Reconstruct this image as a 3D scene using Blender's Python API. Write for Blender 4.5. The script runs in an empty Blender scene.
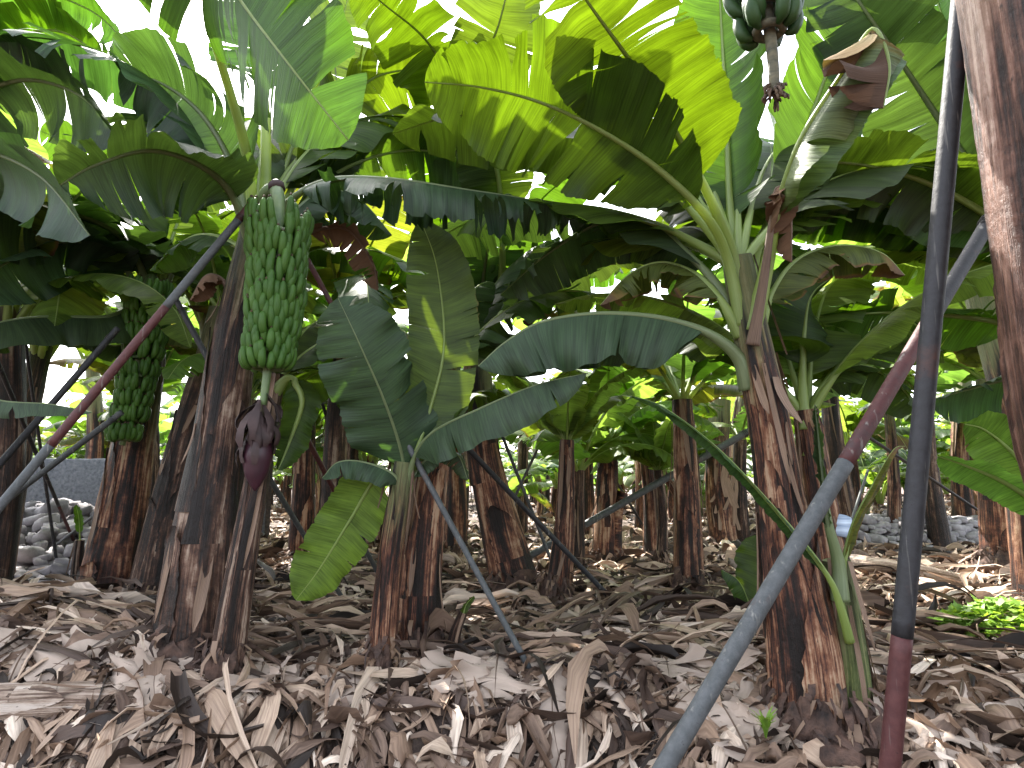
import bpy, math, random
import numpy as np
from mathutils import Vector
R = np.random.default_rng(7)
random.seed(7)
sc = bpy.context.scene
COL = sc.collection
rad = math.radians
# ------------------------------------------------------------------ camera
F = 610.0; PITCH = rad(8.5); CAMZ = 1.0
cam = bpy.data.cameras.new('camera'); co = bpy.data.objects.new('camera', cam); COL.objects.link(co)
cam.sensor_width = 36; cam.lens = 36*F/1024; cam.clip_start = .05; cam.clip_end = 600
co.location = (0, 0, CAMZ); co.rotation_euler = (rad(90)+PITCH, 0, 0)
sc.camera = co
CAM = np.array([0, 0, CAMZ])
cp, sp = math.cos(PITCH), math.sin(PITCH)
def P(px, py, d):
    """world point seen at a photo pixel, d metres ahead (world y)"""
    a = (px-512)/F; b = (384-py)/F
    v = np.array([a, cp-b*sp, sp+b*cp])
    return CAM + v*(d/v[1])
def sm(x): x = np.clip(x, 0, 1); return x*x*(3-2*x)
def gz(x, y):
    x = np.asarray(x, float); y = np.asarray(y, float)
    yl = 3.0 + .07*np.sin(1.9*x+.5) + .04*np.sin(5.3*x)
    lip = -.42*(1-sm((y-yl+.62)/.62))
    slope = -.40*(1-sm((y-1.5)/1.5))
    w = sm((x-.35)/.5)
    b = (.035*np.sin(2.6*y+.8*x+.6*np.sin(1.7*x)) + .055*np.sin(1.3*x+.7*y)*np.sin(.9*y-.5*x+1.2) + .03*np.sin(3.1*x+1)*np.sin(2.7*y) + .015*np.sin(7.1*x+2*y)*np.sin(6.3*y))
    left = .16*sm((-x-1.6)/1.0)*sm((y-2.9)/.5)*sm((5.0-y)/1.5)
    return lip*(1-w) + slope*w + b*sm((y-2)/1.5) + left
def G(px, py, dz=0):
    """ground point seen at a photo pixel"""
    lo = 1.2
    for d in np.arange(1.2, 60, .02):
        p = P(px, py, d)
        if p[2] <= gz(p[0], p[1])+dz: return p
    return P(px, py, 60)
# ------------------------------------------------------------------ materials
def newmat(name):
    m = bpy.data.materials.new(name); m.use_nodes = True
    nt = m.node_tree; nt.nodes.clear()
    return m, nt
class NT:
    def __init__(s, nt): s.nt = nt
    def n(s, t, **k):
        o = s.nt.nodes.new(t)
        for a, b in k.items():
            if a == 'i':
                for kk, vv in b.items():
                    o.inputs[kk].default_value = vv
            else: setattr(o, a, b)
        return o
    def l(s, a, b): s.nt.links.new(a, b)
    def ramp(s, fac, stops):
        r = s.n('ShaderNodeValToRGB'); e = r.color_ramp.elements
        while len(e) < len(stops): e.new(.5)
        for k, (p, c) in enumerate(stops): e[k].position = p; e[k].color = (*c, 1) if len(c) == 3 else c
        s.l(fac, r.inputs[0]); return r.outputs[0]
    def math(s, op, a, b=None, c=None, clamp=False):
        m = s.n('ShaderNodeMath', operation=op, use_clamp=clamp)
        for k, v in enumerate((a, b, c)):
            if v is None: continue
            if isinstance(v, (int, float)): m.inputs[k].default_value = v
            else: s.l(v, m.inputs[k])
        return m.outputs[0]
    def mix(s, f, a, b, bt='MIX'):
        m = s.n('ShaderNodeMix', data_type='RGBA', blend_type=bt)
        for sock, v in ((m.inputs[0], f), (m.inputs[6], a), (m.inputs[7], b)):
            if isinstance(v, (int, float)): sock.default_value = v
            elif isinstance(v, tuple): sock.default_value = (*v, 1)
            else: s.l(v, sock)
        return m.outputs[2]
    def noise(s, vec, scale, detail=3, rough=.55):
        n = s.n('ShaderNodeTexNoise', i={'Scale': scale, 'Detail': detail, 'Roughness': rough})
        if vec: s.l(vec, n.inputs['Vector'])
        return n.outputs[0]
    def mapping(s, vec, scale=(1, 1, 1), loc=None):
        m = s.n('ShaderNodeMapping'); m.inputs['Scale'].default_value = scale
        s.l(vec, m.inputs['Vector'])
        if loc is not None: s.l(loc, m.inputs['Location'])
        return m.outputs[0]

def leaf_mat(name, base_up, base_dn, trans, brown_edge=.0, dry_from=9., tw=.5, dry_col=(.16, .10, .06), rough=.46):
    m, nt = newmat(name); N = NT(nt)
    uv = N.n('ShaderNodeUVMap', uv_map='uv').outputs[0]
    oi = N.n('ShaderNodeObjectInfo').outputs['Random']
    sep = N.n('ShaderNodeSeparateXYZ'); N.l(uv, sep.inputs[0])
    off = N.n('ShaderNodeCombineXYZ'); N.l(N.math('MULTIPLY', oi, 37.), off.inputs[0]); N.l(N.math('MULTIPLY', oi, 11.), off.inputs[1])
    fine = N.noise(N.mapping(uv, (95, .9, 1), off.outputs[0]), 1.0, 3, .6)
    mid = N.noise(N.mapping(uv, (14, .6, 1), off.outputs[0]), 1.0, 2)
    big = N.noise(N.mapping(uv, (3., 1.6, 1), off.outputs[0]), 1.0, 4)
    vf = N.math('ADD', N.math('MULTIPLY', fine, .6), N.math('MULTIPLY', mid, .6))       # ~.6
    val = N.math('MAXIMUM', N.math('SUBTRACT', N.math('MULTIPLY', vf, 2.6), .58), .3)
    geo = N.n('ShaderNodeNewGeometry')
    bc = N.mix(geo.outputs['Backfacing'], base_up, base_dn)
    hs = N.n('ShaderNodeHueSaturation'); N.l(bc, hs.inputs['Color'])
    N.l(N.math('ADD', .475, N.math('MULTIPLY', oi, .045)), hs.inputs['Hue'])
    N.l(N.math('MULTIPLY', val, N.math('ADD', .75, N.math('MULTIPLY', oi, .5))), hs.inputs['Value'])
    ts = N.n('ShaderNodeHueSaturation'); ts.inputs['Color'].default_value = (*trans, 1)
    N.l(N.math('ADD', .48, N.math('MULTIPLY', oi, .04)), ts.inputs['Hue'])
    N.l(N.math('MULTIPLY', val, N.math('ADD', .6, N.math('MULTIPLY', big, .8))), ts.inputs['Value'])
    # brown: edges and dry tip
    tn = N.n('ShaderNodeAttribute', attribute_name='tn').outputs['Fac']
    av = N.math('ABSOLUTE', sep.outputs[1])
    e = N.math('ADD', av, N.math('MULTIPLY', big, .35))
    e = N.math('SMOOTH_MIN', 1., N.math('MAXIMUM', N.math('MULTIPLY', N.math('SUBTRACT', e, 1.24-brown_edge), 9.), 0.), .05)
    dr = N.math('MULTIPLY', N.math('SUBTRACT', N.math('ADD', tn, N.math('MULTIPLY', N.math('SUBTRACT', mid, .5), .25)), dry_from), 8., clamp=True)
    br = N.math('MAXIMUM', e, dr, clamp=True)
    yel = N.mix(N.math('MULTIPLY', br, 1.6, clamp=True), hs.outputs[0], (.30, .20, .03))
    dcol = N.mix(mid, tuple(c*.55 for c in dry_col), tuple(min(c*1.7, 1) for c in dry_col))
    c1 = N.mix(br, yel, dcol)
    c2 = N.mix(br, N.mix(N.math('MULTIPLY', br, 1.6, clamp=True), ts.outputs[0], (.16, .11, .02)), (.025, .013, .007))
    pr = N.n('ShaderNodeBsdfPrincipled', i={'Roughness': rough, 'Specular IOR Level': .33})
    N.l(c1, pr.inputs['Base Color'])
    N.l(N.math('ADD', N.math('MULTIPLY', br, .4), N.math('ADD', rough-.05, N.math('MULTIPLY', mid, .12))), pr.inputs['Roughness'])
    bp = N.n('ShaderNodeBump', i={'Strength': .7, 'Distance': .006}); N.l(vf, bp.inputs['Height']); N.l(bp.outputs[0], pr.inputs['Normal'])
    tr = N.n('ShaderNodeBsdfTranslucent'); N.l(c2, tr.inputs[0])
    ms = N.n('ShaderNodeMixShader'); ms.inputs[0].default_value = tw
    N.l(pr.outputs[0], ms.inputs[1]); N.l(tr.outputs[0], ms.inputs[2])
    out = N.n('ShaderNodeOutputMaterial'); N.l(ms.outputs[0], out.inputs[0])
    return m
M = {}
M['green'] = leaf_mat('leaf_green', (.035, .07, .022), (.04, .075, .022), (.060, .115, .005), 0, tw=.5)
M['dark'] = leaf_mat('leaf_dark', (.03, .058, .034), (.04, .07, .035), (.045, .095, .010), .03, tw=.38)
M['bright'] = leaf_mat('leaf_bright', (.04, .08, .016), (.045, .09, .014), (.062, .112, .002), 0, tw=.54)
M['greenold'] = leaf_mat('leaf_green_scorched', (.06, .095, .025), (.075, .11, .03), (.09, .13, .006), .07, tw=.5)
M['lime'] = leaf_mat('leaf_young_lit_lime', (.09, .17, .03), (.09, .16, .03), (.19, .31, .035), 0, tw=.56)  # young-leaf tone; on far and mid crowns, extra daylight put into the colour
M['old'] = leaf_mat('leaf_old', (.07, .10, .025), (.09, .12, .03), (.14, .17, .01), .16, .8, tw=.5)
M['drytip'] = leaf_mat('leaf_dry_tip', (.07, .11, .05), (.10, .13, .05), (.10, .15, .02), .06, .60, tw=.3, dry_col=(.085, .05, .034))
M['dead'] = leaf_mat('leaf_dead', (.12, .07, .04), (.13, .08, .05), (.14, .07, .03), .5, -1, tw=.22, rough=.7, dry_col=(.13, .075, .045))
M['dried'] = leaf_mat('leaf_dried_pale', (.3, .22, .17), (.3, .22, .17), (.2, .12, .07), .5, -1, tw=.12, rough=.75, dry_col=(.38, .30, .245))

def simple(name, col, rough=.5, col2=None, nscale=20, bump=.2, stretch=(1, 1, 1), trans=None, uvm=False, spec=.5, bd=.004):
    m, nt = newmat(name); N = NT(nt)
    if uvm: v = N.n('ShaderNodeUVMap', uv_map='uv').outputs[0]
    else: v = N.n('ShaderNodeTexCoord').outputs['Object']
    ns = N.noise(N.mapping(v, stretch), nscale, 5, .6)
    c = N.ramp(ns, [(.3, col), (.7, col2 or col)])
    pr = N.n('ShaderNodeBsdfPrincipled', i={'Roughness': rough, 'Specular IOR Level': spec}); N.l(c, pr.inputs['Base Color'])
    bp = N.n('ShaderNodeBump', i={'Strength': bump, 'Distance': bd}); N.l(ns, bp.inputs['Height']); N.l(bp.outputs[0], pr.inputs['Normal'])
    out = N.n('ShaderNodeOutputMaterial')
    if trans:
        tr = N.n('ShaderNodeBsdfTranslucent', i={0: (*trans, 1)}); ms = N.n('ShaderNodeMixShader'); ms.inputs[0].default_value = .35
        N.l(pr.outputs[0], ms.inputs[1]); N.l(tr.outputs[0], ms.inputs[2]); N.l(ms.outputs[0], out.inputs[0])
    else: N.l(pr.outputs[0], out.inputs[0])
    return m
M['rib'] = simple('midrib_green', (.14, .21, .05), .45, (.29, .37, .12), 3, .15, (1, 9, 1), (.55, .65, .12), True)
M['ribdark'] = simple('midrib_dark', (.11, .15, .07), .4, (.22, .27, .13), 3, .15, (1, 9, 1), (.25, .32, .06), True)
M['ribbrown'] = simple('midrib_dry', (.06, .035, .022), .8, (.17, .11, .075), 4, .4, (1, 9, 1), None, True)
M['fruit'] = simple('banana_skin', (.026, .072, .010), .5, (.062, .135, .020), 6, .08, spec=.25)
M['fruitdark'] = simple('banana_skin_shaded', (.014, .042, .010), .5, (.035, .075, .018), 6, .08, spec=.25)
M['tip'] = simple('flower_remnant', (.02, .014, .01), .8, (.10, .06, .03), 40, .4)
M['stalk'] = simple('bunch_stalk', (.07, .12, .045), .5, (.15, .20, .08), 14, .4)
M['stalkold'] = simple('bunch_stalk_scarred', (.03, .035, .022), .7, (.14, .12, .07), 22, .8, (1, 1, 2))
M['bud'] = simple('bud_bract', (.02, .006, .011), .45, (.05, .013, .024), 5, .3, (3, 3, .6))
M['bract'] = simple('dry_bract', (.014, .007, .007), .7, (.055, .028, .026), 9, .4)

def trunk_mat(name, stops, green=.0, gstart=1.2, rough=.5):
    m, nt = newmat(name); N = NT(nt)
    uv = N.n('ShaderNodeUVMap', uv_map='uv').outputs[0]
    oi = N.n('ShaderNodeObjectInfo').outputs['Random']
    off = N.n('ShaderNodeCombineXYZ'); N.l(N.math('MULTIPLY', oi, 23.), off.inputs[0]); N.l(N.math('MULTIPLY', oi, 71.), off.inputs[1])
    a = N.noise(N.mapping(uv, (5, 1.1, 1), off.outputs[0]), 1.0, 4, .6)
    b = N.noise(N.mapping(uv, (34, 1.4, 1), off.outputs[0]), 1.0, 5, .7)
    c = N.noise(N.mapping(uv, (9, 14, 1), off.outputs[0]), 1.0, 5, .7)
    f = N.math('ADD', N.math('ADD', N.math('MULTIPLY', a, .75), N.math('MULTIPLY', b, .4)), N.math('MULTIPLY', c, .22))
    f = N.math('ADD', N.math('MULTIPLY', N.math('SUBTRACT', f, .685), 2.6), .5)
    colr = N.ramp(f, stops)
    spots = N.noise(N.mapping(uv, (26, 26, 1), off.outputs[0]), 1.0, 2, .5)
    colr = N.mix(N.math('MULTIPLY', N.math('SUBTRACT', spots, .66), 9., clamp=True), colr, (.02, .012, .01))
    sep = N.n('ShaderNodeSeparateXYZ'); N.l(uv, sep.inputs[0])
    g = N.math('MULTIPLY', N.math('ADD', N.math('SUBTRACT', sep.outputs[1], gstart), N.math('MULTIPLY', N.math('SUBTRACT', a, .5), 2.2)), 2.5, clamp=True)
    colr = N.mix(N.math('MULTIPLY', g, green), colr, N.mix(b, (.05, .065, .02), (.20, .22, .10)))
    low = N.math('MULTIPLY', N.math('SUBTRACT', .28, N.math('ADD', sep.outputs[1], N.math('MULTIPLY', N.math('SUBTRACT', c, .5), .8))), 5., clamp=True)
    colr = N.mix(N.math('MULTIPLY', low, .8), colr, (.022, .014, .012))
    pr = N.n('ShaderNodeBsdfPrincipled', i={'Specular IOR Level': .3}); N.l(colr, pr.inputs['Base Color'])
    N.l(N.math('ADD', rough-.12, N.math('MULTIPLY', b, .35)), pr.inputs['Roughness'])
    bp = N.n('ShaderNodeBump', i={'Strength': 1., 'Distance': .02}); N.l(N.math('ADD', N.math('MULTIPLY', b, .6), N.math('MULTIPLY', c, .5)), bp.inputs['Height']); N.l(bp.outputs[0], pr.inputs['Normal'])
    out = N.n('ShaderNodeOutputMaterial'); N.l(pr.outputs[0], out.inputs[0])
    return m
TB = [(.32, (.008, .005, .004)), (.46, (.038, .015, .010)), (.57, (.12, .044, .024)), (.67, (.24, .11, .06)), (.82, (.42, .28, .18))]
TD = [(.34, (.008, .005, .004)), (.50, (.030, .016, .011)), (.62, (.080, .038, .024)), (.72, (.16, .095, .065)), (.85, (.32, .24, .18))]
TP = [(.28, (.015, .008, .006)), (.44, (.060, .027, .018)), (.57, (.14, .068, .046)), (.72, (.24, .135, .098)), (.85, (.42, .29, .23))]
TG = [(.3, (.04, .05, .015)), (.5, (.10, .13, .035)), (.65, (.20, .20, .08)), (.8, (.32, .22, .13))]
M['trunk'] = trunk_mat('trunk_brown', TB, .85, 1.5)
M['trunkdark'] = trunk_mat('trunk_dark', TD, .5, 1.9)
M['trunkhalf'] = trunk_mat('trunk_green_topped', TB, .95, .75)
M['trunkpink'] = trunk_mat('trunk_pink', TP, .15, 2.5, .42)
TL = [(.22, (.09, .055, .04)), (.40, (.22, .15, .11)), (.55, (.36, .27, .21)), (.70, (.48, .38, .31)), (.85, (.58, .49, .42))]
M['log'] = trunk_mat('fallen_tan', TL, 0, 9, .6)
M['trunkgreen'] = trunk_mat('trunk_green', TG, .8, .3)
M['sheath'] = simple('dry_sheath', (.05, .025, .016), .6, (.30, .19, .12), 3, .6, (26, 1.2, 1), None, True)
M['root'] = simple('root_fibre', (.012, .008, .007), .85, (.12, .065, .045), 14, 1.0, bd=.02)
def litter_mat():
    m, nt = newmat('leaf_litter'); N = NT(nt)
    uv = N.n('ShaderNodeUVMap', uv_map='uv').outputs[0]
    r = N.n('ShaderNodeAttribute', attribute_name='tn').outputs['Fac']
    base = N.ramp(r, [(0, (.025, .017, .013)), (.25, (.11, .075, .06)), (.5, (.29, .205, .15)), (.78, (.52, .41, .32)), (1, (.74, .65, .56))])
    a = N.noise(N.mapping(uv, (2, 24, 1)), 1., 3, .6); b = N.noise(N.n('ShaderNodeTexCoord').outputs['Object'], 9, 3)
    col = N.mix(1., base, N.ramp(a, [(.3, (.55, .5, .48)), (.7, (1.15, 1.1, 1.05))]), 'MULTIPLY')
    col = N.mix(N.math('MULTIPLY', b, .8), col, N.mix(1., col, (.84, .78, .72), 'MULTIPLY'))
    pr = N.n('ShaderNodeBsdfPrincipled', i={'Roughness': .62, 'Specular IOR Level': .35}); N.l(col, pr.inputs['Base Color'])
    bp = N.n('ShaderNodeBump', i={'Strength': .7, 'Distance': .006}); N.l(a, bp.inputs['Height']); N.l(bp.outputs[0], pr.inputs['Normal'])
    out = N.n('ShaderNodeOutputMaterial'); N.l(pr.outputs[0], out.inputs[0]); return m
M['litter'] = litter_mat()
def ground_mat():
    m, nt = newmat('dark_soil'); N = NT(nt)
    tc = N.n('ShaderNodeTexCoord').outputs['Object']
    a = N.noise(tc, 1.3, 5); b = N.noise(tc, 28, 6, .7)
    c1 = N.ramp(b, [(.3, (.035, .024, .020)), (.55, (.11, .075, .06)), (.75, (.24, .175, .145))])
    c = N.mix(N.math('MULTIPLY', a, .6), c1, (.10, .07, .055))
    pr = N.n('ShaderNodeBsdfPrincipled', i={'Roughness': .9}); N.l(c, pr.inputs['Base Color'])
    bp = N.n('ShaderNodeBump', i={'Strength': 1., 'Distance': .03}); N.l(b, bp.inputs['Height']); N.l(bp.outputs[0], pr.inputs['Normal'])
    out = N.n('ShaderNodeOutputMaterial'); N.l(pr.outputs[0], out.inputs[0]); return m
M['soil'] = ground_mat()
M['stone'] = simple('volcanic_stone', (.13, .12, .125), .85, (.34, .31, .32), 7, .7, bd=.02)
M['stonedark'] = simple('volcanic_stone_dark', (.07, .065, .07), .85, (.22, .20, .21), 7, .7, bd=.02)
M['block'] = simple('rough_cinder_render', (.07, .075, .09), .9, (.17, .17, .19), 26, .8, bd=.02)
def pole_mat(name, base, alt, rust=(.10, .045, .03), amt=.5):
    m, nt = newmat(name); N = NT(nt); tc = N.n('ShaderNodeTexCoord').outputs['Object']
    a = N.noise(tc, 5, 6, .7); b = N.noise(tc, 38, 5, .7); c = N.noise(N.mapping(tc, (60, 60, 3)), 1., 3)
    col = N.mix(N.math('MULTIPLY', N.math('SUBTRACT', b, .4), 3., clamp=True), base, alt)
    col = N.mix(N.math('MULTIPLY', N.math('SUBTRACT', a, .62-.1*amt), 7., clamp=True), col, rust)
    col = N.mix(N.math('MULTIPLY', N.math('SUBTRACT', c, .62), 6., clamp=True), col, (.22, .21, .19))
    col = N.mix(N.math('MULTIPLY', N.math('SUBTRACT', b, .64), 9., clamp=True), col, (.015, .012, .01))
    pr = N.n('ShaderNodeBsdfPrincipled', i={'Specular IOR Level': .35}); N.l(col, pr.inputs['Base Color'])
    N.l(N.math('ADD', .35, N.math('MULTIPLY', b, .5)), pr.inputs['Roughness'])
    bp = N.n('ShaderNodeBump', i={'Strength': .5, 'Distance': .004}); N.l(b, bp.inputs['Height']); N.l(bp.outputs[0], pr.inputs['Normal'])
    out = N.n('ShaderNodeOutputMaterial'); N.l(pr.outputs[0], out.inputs[0]); return m
M['polegrey'] = pole_mat('galvanised_tube', (.055, .06, .062), (.10, .105, .11), amt=.2)
M['poledark'] = pole_mat('dark_tube', (.018, .018, .02), (.035, .035, .04), (.06, .03, .025), amt=.3)
M['polered'] = pole_mat('red_lead_paint', (.060, .018, .018), (.10, .036, .034), (.045, .032, .032), amt=.6)
M['herb'] = simple('herb_green', (.10, .2, .03), .5, (.25, .40, .06), 9, .1, trans=(.4, .6, .05))
M['plasticblue'] = simple('blue_striped_plastic', (.10, .16, .28), .4, (.55, .64, .75), 3.2, .3, (1, 1, 16))
M['wire'] = simple('tie_wire', (.02, .02, .02), .5)
M['white_rag'] = simple('pale_rock', (.42, .40, .40), .8, (.66, .64, .62), 9, .6, bd=.015)
M['clearbag'] = simple('pale_plastic_film', (.55, .58, .62), .35, (.75, .78, .80), 5, .5, trans=(.7, .72, .75))
# ------------------------------------------------------------------ mesh helpers
def grid_quads(nr, nc, base=0, wrap=False):
    i = np.arange(nr-1)[:, None]; nj = nc if wrap else nc-1
    j = np.arange(nj)[None, :]; j2 = (j+1) % nc
    a = i*nc+j; b = i*nc+j2; c = (i+1)*nc+j2; d = (i+1)*nc+j
    return (np.stack([a, b, c, d], -1).reshape(-1, 4)+base)
class MB:
    def __init__(s): s.V = []; s.Q = []; s.UV = []; s.T = []; s.MI = []; s.n = 0; s.mats = []
    def mi(s, m):
        if m not in s.mats: s.mats.append(m)
        return s.mats.index(m)
    def add(s, V, Q, UV=None, T=None, mat=None):
        V = np.asarray(V, float).reshape(-1, 3); Q = np.asarray(Q).reshape(-1, 4)
        s.V.append(V); s.Q.append(Q+s.n); s.n += len(V)
        s.UV.append(np.zeros((len(V), 2)) if UV is None else np.asarray(UV, float).reshape(-1, 2))
        s.T.append(np.zeros(len(V)) if T is None else np.broadcast_to(np.asarray(T, float), (len(V),)))
        s.MI.append(np.full(len(Q), s.mi(mat) if mat else 0))
    def build(s, name, parent=None, loc=None, smooth=True):
        V = np.concatenate(s.V); Q = np.concatenate(s.Q); UV = np.concatenate(s.UV); T = np.concatenate(s.T); MI = np.concatenate(s.MI)
        if loc is not None: V = V-np.asarray(loc)
        me = bpy.data.meshes.new(name)
        me.vertices.add(len(V)); me.vertices.foreach_set('co', V.astype('f').ravel())
        me.loops.add(len(Q)*4); me.loops.foreach_set('vertex_index', Q.astype('i').ravel())
        me.polygons.add(len(Q)); me.polygons.foreach_set('loop_start', np.arange(0, len(Q)*4, 4, dtype='i'))
        me.polygons.foreach_set('loop_total', np.full(len(Q), 4, 'i'))
        me.polygons.foreach_set('use_smooth', np.full(len(Q), smooth))
        me.polygons.foreach_set('material_index', MI.astype('i'))
        u = me.uv_layers.new(name='uv'); u.data.foreach_set('uv', UV[Q.ravel()].astype('f').ravel())
        a = me.attributes.new('tn', 'FLOAT', 'POINT'); a.data.foreach_set('value', T.astype('f'))
        for m in s.mats: me.materials.append(M[m])
        me.update(calc_edges=True)
        o = bpy.data.objects.new(name, me); COL.objects.link(o)
        if loc is not None and parent is None: o.location = loc
        if parent is not None: o.parent = parent
        return o
def tag(o, label=None, cat=None, group=None, kind=None):
    if label: o['label'] = label
    if cat: o['category'] = cat
    if group: o['group'] = group
    if kind: o['kind'] = kind
    return o
def empty(name, loc):
    o = bpy.data.objects.new(name, None); COL.objects.link(o); o.location = loc; o.empty_display_size = .1; return o
def spline(pts, n):
    p = np.asarray(pts, float); k = len(p)
    if k == 2: t = np.linspace(0, 1, n)[:, None]; return p[0]*(1-t)+p[1]*t
    e = np.vstack([2*p[0]-p[1], p, 2*p[-1]-p[-2]])
    out = []
    for i in range(k-1):
        t = np.linspace(0, 1, 24, endpoint=(i == k-2))[:, None]
        a, b, c, d = e[i], e[i+1], e[i+2], e[i+3]
        out.append(.5*((2*b)+(c-a)*t+(2*a-5*b+4*c-d)*t*t+(3*b-a-3*c+d)*t**3))
    q = np.concatenate(out); s = np.r_[0, np.cumsum(np.linalg.norm(np.diff(q, axis=0), axis=1))]
    u = np.linspace(0, s[-1], n)
    return np.stack([np.interp(u, s, q[:, i]) for i in range(3)], 1)
def unit(v): return v/np.maximum(np.linalg.norm(v, axis=-1, keepdims=True), 1e-9)
def tang(p): return unit(np.gradient(p, axis=0))
def frames(p, ref=None):
    T = tang(p); n = len(p)
    A = np.zeros_like(p)
    r = np.array([0, 0, 1.]) if ref is None else np.asarray(ref, float)
    if abs(T[0] @ r) > .92: r = np.array([1., 0, 0])
    a = unit(r-(r @ T[0])*T[0]); A[0] = a
    for i in range(1, n):
        a = unit(a-(a @ T[i])*T[i]); A[i] = a
    return T, A, np.cross(T, A)
def tube(mb, p, r, mat, ns=8, flat=1.0, A=None, B=None, close=True, T=0.):
    p = np.asarray(p); n = len(p); r = np.broadcast_to(np.asarray(r, float), (n,)).copy()
    if close:
        Tt = tang(p)
        p = np.vstack([p[:1]-Tt[:1]*1e-3, p, p[-1:]+Tt[-1:]*1e-3]); r = np.r_[1e-4, r, 1e-4]; n += 2
        if A is not None: A = np.vstack([A[:1], A, A[-1:]]); B = np.vstack([B[:1], B, B[-1:]])
    if A is None: _, A, B = frames(p)
    th = np.linspace(0, 2*np.pi, ns, endpoint=False)
    V = p[:, None]+r[:, None, None]*(np.cos(th)[None, :, None]*A[:, None]*flat+np.sin(th)[None, :, None]*B[:, None])
    s = np.r_[0, np.cumsum(np.linalg.norm(np.diff(p, axis=0), axis=1))]
    UV = np.stack(np.broadcast_arrays(s[:, None], th[None]/6.28), -1)
    mb.add(V, grid_quads(n, ns, 0, True), UV, T, mat)
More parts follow.
